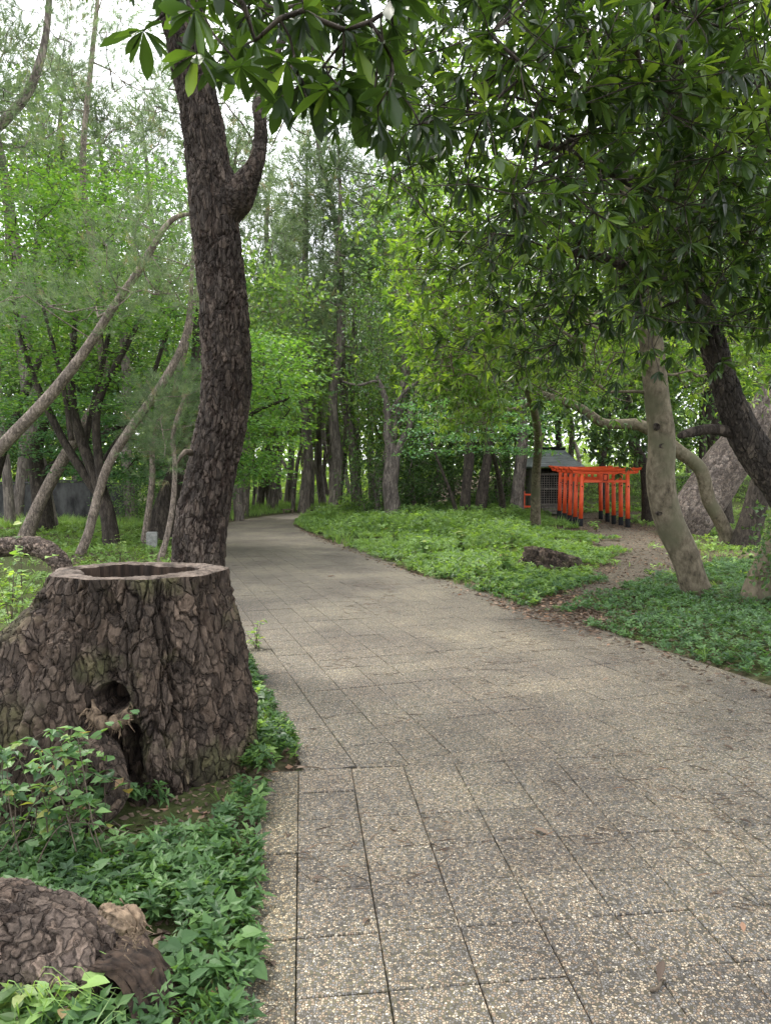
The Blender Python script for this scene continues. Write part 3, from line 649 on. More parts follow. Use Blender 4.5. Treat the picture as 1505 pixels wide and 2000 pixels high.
#@@HEROES
# ------------------------------------------------------------------ hero pine
def plated(P, R, ns, nl, kz, depth, seed, knots=(), name='trunk', mat='hero', parent=None, loc=(0, 0, 0), rough=.004, kxy=9., lumpy=.05, squash=None):
    """a trunk whose bark plates are relief"""
    P = crom(P, nl); R = np.interp(np.linspace(0, 1, nl), np.linspace(0, 1, len(R)), R); T, A, B = frames(P); th = np.arange(ns) * 2 * pi / ns
    D = np.cos(th)[None, :, None] * A[:, None] + np.sin(th)[None, :, None] * B[:, None]
    V = P[:, None] + R[:, None, None] * D; D = D.reshape(-1, 3); V = V.reshape(-1, 3)
    L = np.concatenate([[0], np.cumsum(np.linalg.norm(np.diff(P, axis=0), axis=1))])
    S = np.stack([np.repeat(R, ns) * D[:, 0], np.repeat(R, ns) * D[:, 1] + np.repeat(R, ns) * D[:, 2] * .7, np.repeat(L, ns)], 1) if False else np.stack([np.cos(np.tile(th, nl)) * np.repeat(R, ns), np.sin(np.tile(th, nl)) * np.repeat(R, ns), np.repeat(L, ns)], 1)
    return V, D, S, nl, ns
def bark_relief(S, kxy, kz, depth, seed, rough=.004):
    q = S * np.array([kxy, kxy, kz]); q = q + (np.stack([fbm(q * 1.1, 4, seed + 50), fbm(q * 1.1, 4, seed + 60), fbm(q * 1.1, 4, seed + 70)], 1) - .47) * 1.7
    f1, f2, cid = worley(q, seed); md = sm(fbm(S * np.array([7, 7, 4]), 3, seed + 80), .30, .50); crack = (1 - sm(f2 - f1, .0, .12)) * (.35 + .65 * md)
    g1, g2, c2 = worley(q * np.array([1.6, 1.6, 3.1]) + 7, seed + 5); e2 = (1 - sm(g2 - g1, .0, .09)) * (1 - .5 * md)
    rv = np.abs(fbm(S * np.array([kxy * 1.15, kxy * 1.15, kz * .30]) + 3, 4, seed + 90) - .47); fis = 1 - sm(rv, .0, .035)
    fl = fbm(S * np.array([30, 30, 15]), 4, seed + 30); cr = np.maximum(crack, .75 * fis)
    d = depth * (-.9 * cr - .14 * e2 * (1 - cr) + .45 * (cid - .5) + .32 * np.floor(c2 * 3) / 3 + 1.2 * (fl - .47)) + (fbm(S * 95, 3, seed + 9) - .45) * rough
    return d, np.clip(cr * .8 + .2 * e2, 0, 1), np.clip(.5 * cid + .3 * c2 + (fbm(S * 3, 3, seed) - .4) * .9, 0, 1)
def ringmesh(mb, V, nl, ns):
    i = np.arange(nl - 1)[:, None] * ns; j = np.arange(ns); k = (j + 1) % ns
    mb.add(V, np.stack([i + j, i + k, i + ns + k, i + ns + j], -1).reshape(-1, 4))
PD = 6.2
pts = [(386, 1320), (386, 1250), (387, 1150), (389, 1070), (397, 1000), (413, 920), (431, 840), (442, 760), (441, 690), (438, 610), (427, 500), (417, 410), (405, 320), (389, 210), (369, 110), (350, 30), (330, -60), (300, -200), (270, -380)]
wd = [124, 114, 104, 100, 97, 96, 96, 94, 93, 92, 86, 88, 80, 76, 72, 68, 62, 52, 40]
P = [at(x, y, PD) for x, y in pts]; P[0][2] = -.1; R = [q / F * PD / 2 for q in wd]
hp = thing('big_pine_tree', 'thick dark plated pine trunk curving up just behind the hollow stump', 'tree', (P[0][0], PD, 0)); hb = np.array(hp.location)
V, D, S, nl, ns = plated(P, R, 170, 760, 6, .02, 11)
d, cr, pl = bark_relief(S, 13., 4.6, .026, 11, .007)
d = d + (fbm(S * np.array([4, 4, 1.5]), 2, 4) - .4) * .04
# swelling where the side limb leaves
kn = at(468, 372, PD) ; dist = np.linalg.norm(V - kn, axis=1); d = d + .10 * np.exp(-(dist / .14) ** 2)
mb = MB(); ringmesh(mb, V + D * d[:, None] - hb, nl, ns); mb.build('trunk', 'hero', hp, extra={'crack': cr, 'plate': pl})
LP = [at(430, 420, PD), at(462, 385, PD - .03), at(484, 350, PD - .05), at(500, 318, PD - .05), at(508, 280, PD), at(509, 240, PD), at(505, 200, PD + .1), at(520, 140, PD + .3), at(560, 60, PD + .6), at(600, -40, PD + 1)]
V, D, S, nl, ns = plated(LP, [.15, .15, .10, .068, .058, .055, .052, .045, .035, .03], 48, 220, 6, .01, 13)
d, cr, pl = bark_relief(S, 26., 15., .010, 17); mb = MB(); ringmesh(mb, V + D * d[:, None] - hb, nl, ns); mb.build('limb', 'hero', hp, extra={'crack': cr, 'plate': pl})
sk = Skel(5); sk.add_trunk(LP, [.05, .05, .03], 10); sk.add_trunk(P[-5:], [.1, .05], 8); ls = len(sk.p)
rg = np.random.default_rng(8); C = [at(rg.uniform(470, 640), rg.uniform(40, 300), rg.uniform(6.4, 8)) for _ in range(16)] + [at(rg.uniform(100, 700), rg.uniform(-900, -150), rg.uniform(5, 9)) for _ in range(60)]
sk.reach(C, step=.35); mb = MB(); sk.emit(mb, .006, trunks=False); 
# short dead stub and thin dead twigs on the trunk
tube(mb, [at(372, 884, 6.05), at(362, 882, 5.95), at(352, 893, 5.9), at(347, 905, 5.9)], [.03, .022, .015, .006], 8)
mb.v = [v - hb for v in mb.v]; mb.build('twigs', 'twig', hp); mb = MB()
tube(mb, [at(470, 350, 6.2), at(478, 325, 6.1), at(492, 300, 6.0), at(496, 285, 6)], [.012, .009, .006, .003], 6)
mb.v = [v - hb for v in mb.v]; mb.build('dead_twig', 'twig', hp)
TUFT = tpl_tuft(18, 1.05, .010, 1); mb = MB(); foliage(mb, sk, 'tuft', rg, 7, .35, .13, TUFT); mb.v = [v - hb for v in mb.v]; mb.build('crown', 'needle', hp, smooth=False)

# ------------------------------------------------------------------ hollow stump
SC = np.array([-1.33, 3.90, 0.]); SH = 1.10
def ang(a, c, wdt): d = (a - c + pi) % (2 * pi) - pi; return np.exp(-(d / wdt) ** 2)
def stump_r(th, z):
    u = np.clip(1 - z / SH, 0, 1.2); cx, sy = np.cos(th), np.sin(th)
    zz = [-.15, .07, .34, .61, .88, 1.02, 1.10]; rt = np.interp(z, zz, [.55, .565, .575, .545, .49, .455, .445]); lf = np.interp(z, [-.15, 0, .3, .6, .8, .93, 1.02, 1.1], [1.9, 1.7, 1.4, 1.0, .73, .59, .53, .47])
    fr = np.interp(z, zz, [.50, .47, .44, .42, .40, .375, .37]); bk = np.interp(z, zz, [.75, .68, .55, .46, .4, .37, .36])
    wr, wlft, wf, wb = np.clip(cx, 0, 1) ** 2, np.clip(-cx, 0, 1) ** 2, np.clip(-sy, 0, 1) ** 2, np.clip(sy, 0, 1) ** 2
    r = rt * wr + lf * 0 + np.minimum(lf, .75) * wlft + fr * wf + bk * wb
    r = r + (lf - np.minimum(lf, .75)) * ang(th, pi * 1.0, .42)            # the big left root
    r = r + .85 * np.clip(u - .42, 0, 1) * ang(th, pi * 1.20, .22) + .42 * np.clip(u - .20, 0, 1) * ang(th, pi * 1.33, .12)
    r = r - .13 * sm(u, .25, .9) * ang(th, pi * 1.47, .17) + .05 * ang(th, pi * 1.63, .2) * u
    r = r + .025 * np.sin(th * 5 + 1) * u + .015 * np.sin(th * 9) 
    return r
ns, nl = 620, 210; th = np.tile(np.arange(ns) * 2 * pi / ns, nl); zz = np.repeat(np.linspace(-.12, SH, nl), ns)
r = stump_r(th, zz); V = np.stack([r * np.cos(th), r * np.sin(th), zz], 1); D = np.stack([np.cos(th), np.sin(th), .25 * np.ones_like(th)], 1); D /= np.linalg.norm(D, axis=1)[:, None]
S = V.copy(); S[:, 2] = zz + .6 * (r - .5)
d, cr, pl = bark_relief(S, 8.5, 3.9, .036, 31, .016)
top = sm(zz, SH - .05, SH); d = d * (1 - .6 * top)
d = d + (fbm(S * np.array([2.5, 2.5, 1.5]), 3, 77) - .44) * .10 * (1 - top)
strip = ang(th, -.35, .22) * sm(zz, .35, .6)                                       # bark gone at the right edge: fluted raw wood
d = d * (1 - .8 * strip) + strip * (.012 * np.sin(th * 70 + zz * 3) - .012)
# hollow knot hole and the rotten slot under it
hole = np.array([at(222, 1372, 3.46)[0] - SC[0], 0, at(222, 1372, 3.46)[2]]); front = V[:, 1] < 0
dx = (V[:, 0] - hole[0]) / .068; dz = (V[:, 2] - hole[2]) / .066; q = dx * dx + dz * dz
dh = np.where(front, np.exp(-np.clip(q, 0, 50) ** 2.2), 0); lip = np.where(front, np.exp(-((np.sqrt(q) - 1.25) / .28) ** 2), 0)
V2 = V + D * (d + .045 * lip * (1 + .8 * (dz < 0)))[:, None]; V2[:, 1] += .26 * dh
sl = np.where(front, np.exp(-(((V[:, 0] - hole[0] - .05 - .10 * (hole[2] - V[:, 2]) + (fbm(V * 11, 3, 19) - .45) * .12) / .055) ** 2)) * sm(V[:, 2], .03, .12) * (1 - sm(V[:, 2], hole[2] - .16, hole[2] - .09)), 0); V2[:, 1] += .19 * sl
st = thing('tree_stump', 'large hollow pine stump with flaring roots and cracked bark beside the path', 'stump', SC)
mb = MB(); ringmesh(mb, V2, nl, ns); mb.build('bark', 'stump', st, extra={'crack': np.clip(cr + .8 * np.maximum(dh, sl), 0, 1), 'plate': pl})
# sawn rim and the hollow
nr = 26; tt = np.arange(ns) * 2 * pi / ns; outer = V2[-ns:]; W = []
pr = np.stack([np.cos(tt), np.sin(tt), np.zeros(ns)], 1)
inn = np.stack([.02 + np.cos(tt) * .31, .02 + np.sin(tt) * .30, np.full(ns, 0)], 1); inn[:, 1] = np.clip(inn[:, 1] * .97, -.285, .275)
ir = 1 + (fbm(pr * 2.2, 3, 3) - .45) * .34 + .05 * np.sin(tt * 23) * (fbm(pr * 5, 2, 8)); inn *= ir[:, None]; inn[:, 0] -= .10 * ang(tt, pi, .12) - .04 * ang(tt, pi * .93, .05)
for k in range(nr):
    u = k / (nr - 1); v = outer * (1 - u) + inn * u; v[:, 2] = SH + .012 * (1 - (2 * u - 1) ** 4) - .006 + (fbm(v * 22 + 3, 3, 6) - .45) * .022 + .010 * np.cos(tt * 2 + 1) * u
    if k == 0: v[:, 2] = outer[:, 2]
    W.append(v)
mb = MB(); ringmesh(mb, np.concatenate(W), nr, ns); mb.build('sawn_rim', 'heart', st)
W2 = [W[-1]]; 
for k in range(1, 30):
    u = k / 29; v = W[-1].copy(); v[:, :2] *= 1 - .12 * u; v[:, 2] -= .62 * u; v[:, :2] += pr[:, :2] * ((fbm(np.stack([pr[:, 0] * 14, pr[:, 1] * 14, np.full(ns, u * 1.5)], 1), 3, 12) - .45) * .05)[:, None] * min(1, u * 6); W2.append(v)
v = W2[-1].copy(); v[:, :2] *= .02; v[:, 2] -= .04; W2.append(v)
mb = MB(); ringmesh(mb, np.concatenate(W2), len(W2), ns); mb.build('hollow', 'rot', st)
# frayed wood round the knot hole
rg = np.random.default_rng(2); mb = MB(); hc = hole.copy(); hc[1] = np.mean(V2[front & (np.abs(q - 1.6) < .25)][:, 1])
kk = 90; pth = []
for k in range(kk):
    a_ = 2 * pi * k / kk; low = sm(-sin(a_), -.2, .9); pth.append(hc + np.array([.094 * cos(a_) * (1 + .08 * sin(5 * a_)), -.018 - .05 * low, .086 * sin(a_) * (1 + .05 * sin(7 * a_ + 1))]))
pth = np.array(pth + [pth[0]]); pth = pth[int(kk * .47):]; aa_ = np.linspace(.47 * 2 * pi, 2 * pi, len(pth)); rr = .006 + .026 * sm(-np.sin(aa_), -.1, .8) * (1 + .35 * np.sin(aa_ * 9)); tube(mb, pth, rr, 14, cap=False, lump=1.1, seed=4)
for k in range(70):
    a_ = rg.uniform(pi * 1.02, pi * 1.98); s_ = hc + np.array([.11 * cos(a_), -.06, .10 * sin(a_)]); e_ = s_ + np.array([rg.normal() * .03, -.01 - .02 * rg.random(), rg.normal() * .03 - .01]); tube(mb, [s_, (s_ + e_) / 2 + rg.normal(size=3) * .006, e_], [.006, .004, .001], 4)
mb.build('frayed_lip', 'rawwood', st)
# root loop under the hole
mb = MB(); RP = [np.array([at(x, y, Y)[0] - SC[0], Y - SC[1], at(x, y, Y)[2]]) for x, y, Y in ((175, 1440, 3.50), (205, 1470, 3.38), (226, 1520, 3.28), (226, 1560, 3.22), (200, 1592, 3.16), (160, 1612, 3.10), (140, 1622, 3.08))]
V, D, S, n1, n2 = plated(RP, [.075, .07, .055, .048, .045, .038, .03], 60, 150, 6, .01, 5); d, cr, pl = bark_relief(S, 26, 6, .010, 3); ringmesh(mb, V + D * d[:, None], n1, n2); mb.build('root', 'stump', st, extra={'crack': cr * .4, 'plate': pl})

# ------------------------------------------------------------------ bottom left log and the low limb
LG = [(-3.2, 2.62, .10), (-2.3, 2.42, .12), (-1.65, 2.33, .115), (-1.30, 2.26, .135), (-1.07, 2.19, .125), (-.91, 2.11, .075), (-.825, 2.03, -.02), (-.80, 1.98, -.14), (-.79, 1.95, -.27)]
lg = thing('fallen_log', 'short thick bent pine log with a torn dark hollow end lying in the weeds', 'log', (-1.2, 2.3, 0)); lb = np.array(lg.location)
V, D, S, n1, n2 = plated(LG, [.13, .135, .14, .15, .150, .145, .125, .115, .11], 190, 420, 6, .02, 5); d, cr, pl = bark_relief(S, 10, 5.5, .024, 21, .010)
d = d + (fbm(S * 5, 3, 70) - .44) * .07
# the torn end: on the path side of the bend the bark is gone and a hollow gapes
sd_ = np.repeat(np.linspace(0, 1, n1), n2); face = sm(D[:, 0] * .85 - D[:, 1] * .35 + D[:, 2] * .25, .52, .80) * sm(sd_, .60, .68)
d = d * (1 - face) - face * (.055 + .02 * np.sin(S[:, 2] * 80)) 
mb = MB(); ringmesh(mb, V + D * d[:, None] - lb, n1, n2); mb.build('bark', 'logbark', lg, extra={'crack': np.clip(cr + face, 0, 1), 'plate': pl})
mb = MB(); rg = np.random.default_rng(12)
KP = [at(196, 1775, 2.10), at(222, 1786, 2.06), at(248, 1794, 2.02), at(264, 1812, 2.0), at(258, 1836, 1.98)]; V, D, S, n1, n2 = plated(KP, [.018, .036, .044, .036, .008], 70, 90, 6, .01, 5)
dd = -np.abs(fbm(S * np.array([60, 60, 9]), 4, 3) - .46) * .11 + (fbm(S * 16, 3, 5) - .45) * .06 + (fbm(S * np.array([200, 200, 25]), 2, 3) - .4) * .006; ringmesh(mb, V + D * dd[:, None], n1, n2)
for k in range(60):
    s_ = KP[rg.integers(1, 5)] + rg.normal(size=3) * .018; e_ = s_ + np.array([rg.normal() * .012 + .012, -.006, -.012 + rg.normal() * .012]); tube(mb, [s_, e_], [.003, .0006], 4)
mb.v = [v - lb for v in mb.v]; mb.build('splintered_knot', 'rawwood', lg)
# dark outer shell of the torn end, reaching down to the weeds
mb = MB(); V = []; nn_ = 70; mm = 90
for i in range(nn_):
    u = i / (nn_ - 1); c_ = crom([(-.86, 2.20, .15), (-.78, 2.13, .185), (-.685, 2.06, .15), (-.605, 1.98, .05), (-.575, 1.92, -.2)], nn_)[i]
    for j in range(mm):
        a_ = -1.3 + 2.6 * j / (mm - 1); rad_ = .085 + .02 * sin(u * 9); V.append(c_ + np.array([-rad_ * (1 - cos(a_)) * .9, rad_ * 1.15 * sin(a_) , .0]) + np.array([-1, 0, -.3]) * .006 * sin(j * .6 + 6 * u))
V = np.array(V); V += (np.stack([fbm(V * 14, 3, 1), fbm(V * 14, 3, 2), fbm(V * 14, 3, 3)], 1) - .45) * .035; uj = np.tile(np.linspace(0, 1, mm), nn_); V[:, 0] += np.abs(fbm(np.stack([uj * 26, V[:, 2] * 4, uj * 0], 1), 4, 7) - .46) * .10; T = np.array([-.03, .0, -.004])
i, j = np.meshgrid(np.arange(mm - 1), np.arange(nn_ - 1)); k = (j * mm + i).ravel(); Q = np.stack([k, k + 1, k + mm + 1, k + mm], 1)
mb.add(V - lb, Q); mb.add(V + T - lb, Q[:, ::-1]); mb.build('torn_shell', 'rot', lg)

AP = [at(x, y, Y) for x, y, Y in ((-260, 1095, 10.2), (-120, 1080, 9.9), (-30, 1074, 9.6), (35, 1066, 9.4), (80, 1070, 9.2), (112, 1092, 9.1), (132, 1130, 9.0), (150, 1190, 8.9))]
lm = thing('arched_limb', 'low pine limb arching down to the ground behind the hollow stump', 'branch', AP[-1]); b0 = np.array(AP[-1])
V, D, S, n1, n2 = plated(AP, [.14, .13, .13, .13, .125, .12, .11, .11], 70, 260, 6, .02, 5); d, cr, pl = bark_relief(S, 13, 9, .020, 27); mb = MB(); ringmesh(mb, V + D * d[:, None] - b0, n1, n2)
mb.build('bark', 'logbark', lm, extra={'crack': cr, 'plate': pl})
# mossy old stump in the bank
p_ = base_at(1078, 1108); os_ = MB(); ns, nl = 80, 30; th = np.tile(np.arange(ns) * 2 * pi / ns, nl); u = np.repeat(np.linspace(0, 1, nl), ns)
prf = np.interp(u, [0, .25, .6, .8, 1], [1.2, 1.05, .9, .62, .02]); zz = np.interp(u, [0, .6, .8, 1], [-.1, .28, .33, .22]); V = np.stack([np.cos(th) * .52 * prf, np.sin(th) * .42 * prf, zz + .08 * np.cos(th + 2.8)], 1)
dd, cr, pl = bark_relief(V, 8, 6, .05, 51); V = V + np.stack([np.cos(th), np.sin(th), th * 0 + .4], 1) * (dd + (fbm(V * 4, 3, 5) - .45) * .25)[:, None]; ringmesh(os_, V, nl, ns)
o_ = os_.build('old_stump', 'stump', loc=p_, extra={'crack': cr, 'plate': pl}); tag(o_, 'low dark rotten stump among weeds between the path and the trail', 'stump')
#@@TREES
# ------------------------------------------------------------------ trees, near to far
LANCE = tpl_lance(); LV_ = [tpl_lance(w_, f_, d_) for w_, f_, d_ in ((.145, .05, .10), (.12, .09, .02), (.16, .03, .28), (.13, -.04, .16), (.15, .10, .20))]; LEAF = tpl_leaf(.3); SMALL = tpl_small(.3); SMALLN = tpl_small(.2); HEART = tpl_heart()
def trunkpts(L, Y, dz0=True):
    """L: (px, py, width px[, Y]) from the foot up"""
    P, R = [], []
    for q in L:
        y = q[3] if len(q) > 3 else Y; P.append(at(q[0], q[1], y)); R.append(q[2] / F * y / 2)
    return np.array(P), np.array(R)
def rootflare(P, R, deep=.35):
    P, R = list(P), list(R); g_ = gz(P[0][0], P[0][1])
    if P[0][2] > g_ - .05: P[0][2] = min(P[0][2], g_ + .05); d_ = P[1] - P[0]; P.insert(0, np.array([P[0][0] - d_[0] * .25, P[0][1], g_ - deep])); R.insert(0, R[0] * 1.7); R[1] *= 1.22
    return np.array(P), np.array(R)
def px_centres(rng, n, x0, x1, y0, y1, Y0, Y1, f=None):
    out = []
    while len(out) < n:
        x, y = rng.uniform(x0, x1), rng.uniform(y0, y1)
        if f is None or f(x, y): out.append(at(x, y, rng.uniform(Y0, Y1)))
    return np.array(out)
def whorls(mb, tw, sk, tips, rng, n=5, rad=.22, leaves=8, size=.11, tpl=LANCE, rnd_shift=None, collect=None, droop=.3):
    A = np.array(sk.p)
    for k in tips:
        p = A[k]; ax = p - A[sk.par[k]]; ax /= np.linalg.norm(ax) + 1e-9
        for w_ in range(n):
            o = ax * rng.uniform(.0, .5) + rng.normal(size=3) * .62; o *= rad * rng.uniform(.5, 1.2) * (0 if w_ == 0 else 1); c = p + o
            a_ = o / (np.linalg.norm(o) + 1e-9) + ax * .5 + np.array([0, 0, -.10])
            if w_ and tw is not None: tube(tw, [p, p + o * .5 + rng.normal(size=3) * .012, c], [.0035, .003, .0022], 4, cap=False)
            nl_ = rng.integers(leaves - 2, leaves + 2); D = whorl_dirs(a_, nl_, rng); D[:, 2] -= droop * rng.random(nl_)
            s = size * rng.uniform(.5, 1.2, nl_); rn = np.clip(rng.random() * .75 + rng.random(nl_) * .25, 0, 1)
            if collect is not None: collect.append((np.repeat(c[None], nl_, 0), D, s, rn))
            else: cloud(mb, LV_[rng.integers(len(LV_))] if tpl is LANCE else tpl, np.repeat(c[None], nl_, 0), D, s, rng, up=(0, 0, 1), roll=.35, rnd=rn)
def tree_from(name, label, cat, trunks, bark, centres=None, leafm=None, kind='whorl', seed=1, nt=14, group=None, lump=.22, reach={}, fol={}, r0=.006, emit={}, skipc=None, plate=None):
    rng = np.random.default_rng(seed); sk = Skel(seed); base = None
    for i, (P, R) in enumerate(trunks):
        if i == 0: P, R = rootflare(P, R); base = P[0].copy(); base[2] = gz(P[0][0], P[0][1])
        sk.add_trunk(P, R, nt)
    if centres is not None: sk.reach(centres, **reach)
    tb = MB(); cb = MB(); sk.emit(tb, r0, lump=lump, trunks=plate is None, **emit)
    if centres is not None:
        if kind == 'whorl': whorls(cb, tb, sk, sk.tips, rng, **fol)
        else: foliage(cb, sk, kind, rng, **fol)
    t_ = finish_tree(name, label, cat, tb if tb.n else None, cb, bark, leafm, base, group)
    if plate:
        P, R = rootflare(*trunks[0]); V, D, S, n1, n2 = plated(P, R, plate[0], plate[1], 6, .02, 5); d, cr, pl = bark_relief(S, plate[2], plate[3], plate[4], seed)
        m_ = MB(); ringmesh(m_, V + D * d[:, None] - base, n1, n2); o = m_.build('stem', plate[5] if len(plate) > 5 else 'hero', t_, extra={'crack': cr, 'plate': pl})
        for k, (P, R) in enumerate(trunks[1:]):
            m_ = MB(); tube(m_, crom(P, 30), np.interp(np.linspace(0, 1, 30), np.linspace(0, 1, len(R)), R), 12, lump=lump, seed=k); m_.v = [v - base for v in m_.v]; m_.build('limb', bark, t_)
    return t_, sk

# --- the dark evergreen at the right, whose crown fills the upper right and whose limb hangs over the camera
rng = np.random.default_rng(21)
P, R = trunkpts([(1680, 1330, 112), (1610, 1100, 92), (1535, 960, 78), (1465, 870, 66), (1428, 790, 54), (1405, 720, 48), (1385, 650, 48), (1352, 560, 45), (1345, 470, 42), (1335, 380, 38), (1322, 250, 34), (1315, 100, 30), (1310, -80, 25), (1290, -260, 16)], 6.0)
P, R = rootflare(P, R); eb = P[0].copy(); eb[2] = gz(eb[0], eb[1])
sk = Skel(21); sk.add_trunk(P, R, 26)
sk.add_trunk([at(1425, 845, 6), at(1390, 838, 5.95), at(1345, 845, 5.9), at(1325, 852, 5.85)], [.05, .045, .042, .02], 6)
sk.add_trunk([at(1340, 320, 6), at(1300, 345, 5.7), at(1250, 358, 5.3), at(1200, 338, 5.0), at(1120, 300, 4.7), at(1050, 278, 4.4)], [.05, .045, .042, .04, .028, .02], 10)
sk.add_trunk([at(1318, 120, 6), at(1240, -60, 5.2), at(1080, -180, 4.1), at(900, -170, 3.3), at(760, -110, 2.8), at(640, -50, 2.45), at(520, -30, 2.25), at(380, -40, 2.1)], [.08, .07, .06, .05, .035, .024, .016, .01], 16)
sk.add_trunk([at(1345, 520, 6), at(1280, 540, 5.8), at(1180, 505, 5.4), at(1080, 490, 5.2)], [.05, .05, .035, .02], 8)
def edge_(x, y):   # lower left outline of the crown in the picture
    xm = np.interp(y, [-200, 0, 250, 400, 520, 620, 700, 780], [700, 740, 770, 800, 850, 880, 930, 1150]); return x > xm + 25 * sin(y * .05) and y < 770 - 60 * abs(sin(x * .012)) and not (1180 < x < 1480 and y > 640)
Cn = np.vstack([px_centres(rng, 400, 760, 1600, -150, 740, 4.8, 8.6, edge_), px_centres(rng, 90, 900, 1560, -60, 420, 3.3, 4.6, edge_),
                np.stack([rng.uniform(-4, 6.5, 430), rng.uniform(-4.5, 4.2, 430), rng.uniform(4.7, 7.6, 430)], 1), px_centres(rng, 46, 1230, 1540, 360, 640, 4.4, 5.6), px_centres(rng, 150, -300, 1250, -420, -60, 5.0, 8.5)])  # overhead clusters out of view, added to shade the near path
sk.reach(Cn, step=.45, up=.2, jit=.10); main_tips = list(sk.tips)
Co = np.vstack([px_centres(rng, 9, 300, 450, -120, 20, 2.0, 2.5), px_centres(rng, 64, 430, 790, -90, 235, 2.1, 3.2, lambda x, y: y < np.interp(x, [430, 560, 640, 700, 790], [110, 175, 225, 225, 200])), px_centres(rng, 22, 600, 860, -40, 260, 2.6, 3.8)])
sk.tips = []; sk.reach(Co, step=.18, up=-.15, jit=.12, bias=0.); over_tips = list(sk.tips); sk.tips = main_tips + over_tips
T0 = sk.trunk.pop(0); tb = MB(); cb = MB(); sk.emit(tb, .0042, lump=.2, ex=2.6)
whorls(cb, tb, sk, main_tips, rng, n=6, rad=.32, leaves=9, size=.118)
colL = []; whorls(cb, tb, sk, over_tips, rng, n=2, rad=.11, leaves=8, size=.108, collect=colL)
for (x, y, Y) in ((385, 105, 1.95), (280, 60, 2.1), (640, 175, 2.15), (690, 215, 2.4), (560, 120, 2.1), (470, 130, 2.0), (380, 20, 1.9)):
    c = at(x, y, Y); D = whorl_dirs(np.array([0, -.3, -1.]), 10, rng, 1.1); colL.append((np.repeat(c[None], 10, 0), D, .115 * rng.uniform(.7, 1.15, 10), rng.random(10)))
    k = int(np.argmin(np.linalg.norm(np.array(sk.p)[:, :] - c, axis=1))); q = np.array(sk.p)[k]; tube(tb, [q, (q + c) / 2 + np.array([0, 0, -.03]), c], [.004, .0035, .003], 5, cap=False)
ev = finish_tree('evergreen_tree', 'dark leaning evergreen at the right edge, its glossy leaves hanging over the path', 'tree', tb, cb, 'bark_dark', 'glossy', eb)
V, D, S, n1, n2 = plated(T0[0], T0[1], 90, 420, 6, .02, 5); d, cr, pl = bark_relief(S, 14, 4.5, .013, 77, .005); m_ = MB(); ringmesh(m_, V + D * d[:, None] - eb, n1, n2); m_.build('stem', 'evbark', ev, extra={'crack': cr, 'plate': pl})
LP_ = np.concatenate([a for a, b, c, d in colL]); LD = np.concatenate([b for a, b, c, d in colL]); LS = np.concatenate([c for a, b, c, d in colL]); LR = np.concatenate([d for a, b, c, d in colL]) ** 1.6 * .85  # hanging leaves toned darker: silhouette against the sky put into their colour
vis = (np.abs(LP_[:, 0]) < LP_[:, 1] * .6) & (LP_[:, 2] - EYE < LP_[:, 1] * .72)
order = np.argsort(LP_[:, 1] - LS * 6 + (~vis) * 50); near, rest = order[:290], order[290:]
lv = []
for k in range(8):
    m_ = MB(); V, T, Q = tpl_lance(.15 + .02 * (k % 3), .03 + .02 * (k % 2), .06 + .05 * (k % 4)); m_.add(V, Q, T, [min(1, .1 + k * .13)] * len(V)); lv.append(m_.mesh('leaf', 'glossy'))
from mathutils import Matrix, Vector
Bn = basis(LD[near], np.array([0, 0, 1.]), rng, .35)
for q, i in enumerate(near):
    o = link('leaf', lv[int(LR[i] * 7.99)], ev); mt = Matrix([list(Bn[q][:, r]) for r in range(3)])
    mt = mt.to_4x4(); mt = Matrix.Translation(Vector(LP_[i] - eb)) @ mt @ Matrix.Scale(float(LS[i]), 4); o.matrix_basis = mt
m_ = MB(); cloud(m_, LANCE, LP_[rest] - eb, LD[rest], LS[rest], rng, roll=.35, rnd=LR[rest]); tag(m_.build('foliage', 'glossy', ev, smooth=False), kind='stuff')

# --- the pale leaning trunk
P, R = trunkpts([(1372, 1185, 62), (1352, 1135, 54), (1334, 1080, 54), (1308, 1025, 56), (1296, 985, 55), (1288, 930, 54), (1292, 860, 52), (1283, 790, 48), (1276, 720, 46), (1262, 600, 42), (1240, 470, 36), (1215, 330, 30), (1170, 150, 24), (1120, 0, 18)], 9.3)
rng = np.random.default_rng(31)
C = np.vstack([px_centres(rng, 300, 820, 1560, -60, 720, 8.8, 12.5), px_centres(rng, 40, 800, 960, 560, 760, 8.6, 11), px_centres(rng, 60, 1000, 1540, 600, 775, 9.2, 12, lambda x, y: not (1225 < x < 1330 and y > 690))])
tree_from('evergreen_tree', 'pale smooth barked leaning trunk with dark knots, in front of the thick pine', 'tree', [(P, R), trunkpts([(1262, 620, 30), (1330, 500, 24), (1420, 400, 16)], 9.3)], 'bark_smooth', C, 'gloss2', 'whorl', 31, 24, lump=.12, fol=dict(n=5, rad=.42, leaves=8, size=.12, tpl=SMALLN), reach=dict(step=.6))
T_A = [o for o in col.objects if o.name.startswith('evergreen_tree') and o.get('label', '').startswith('pale smooth')][0]; ta = np.array(T_A.location)
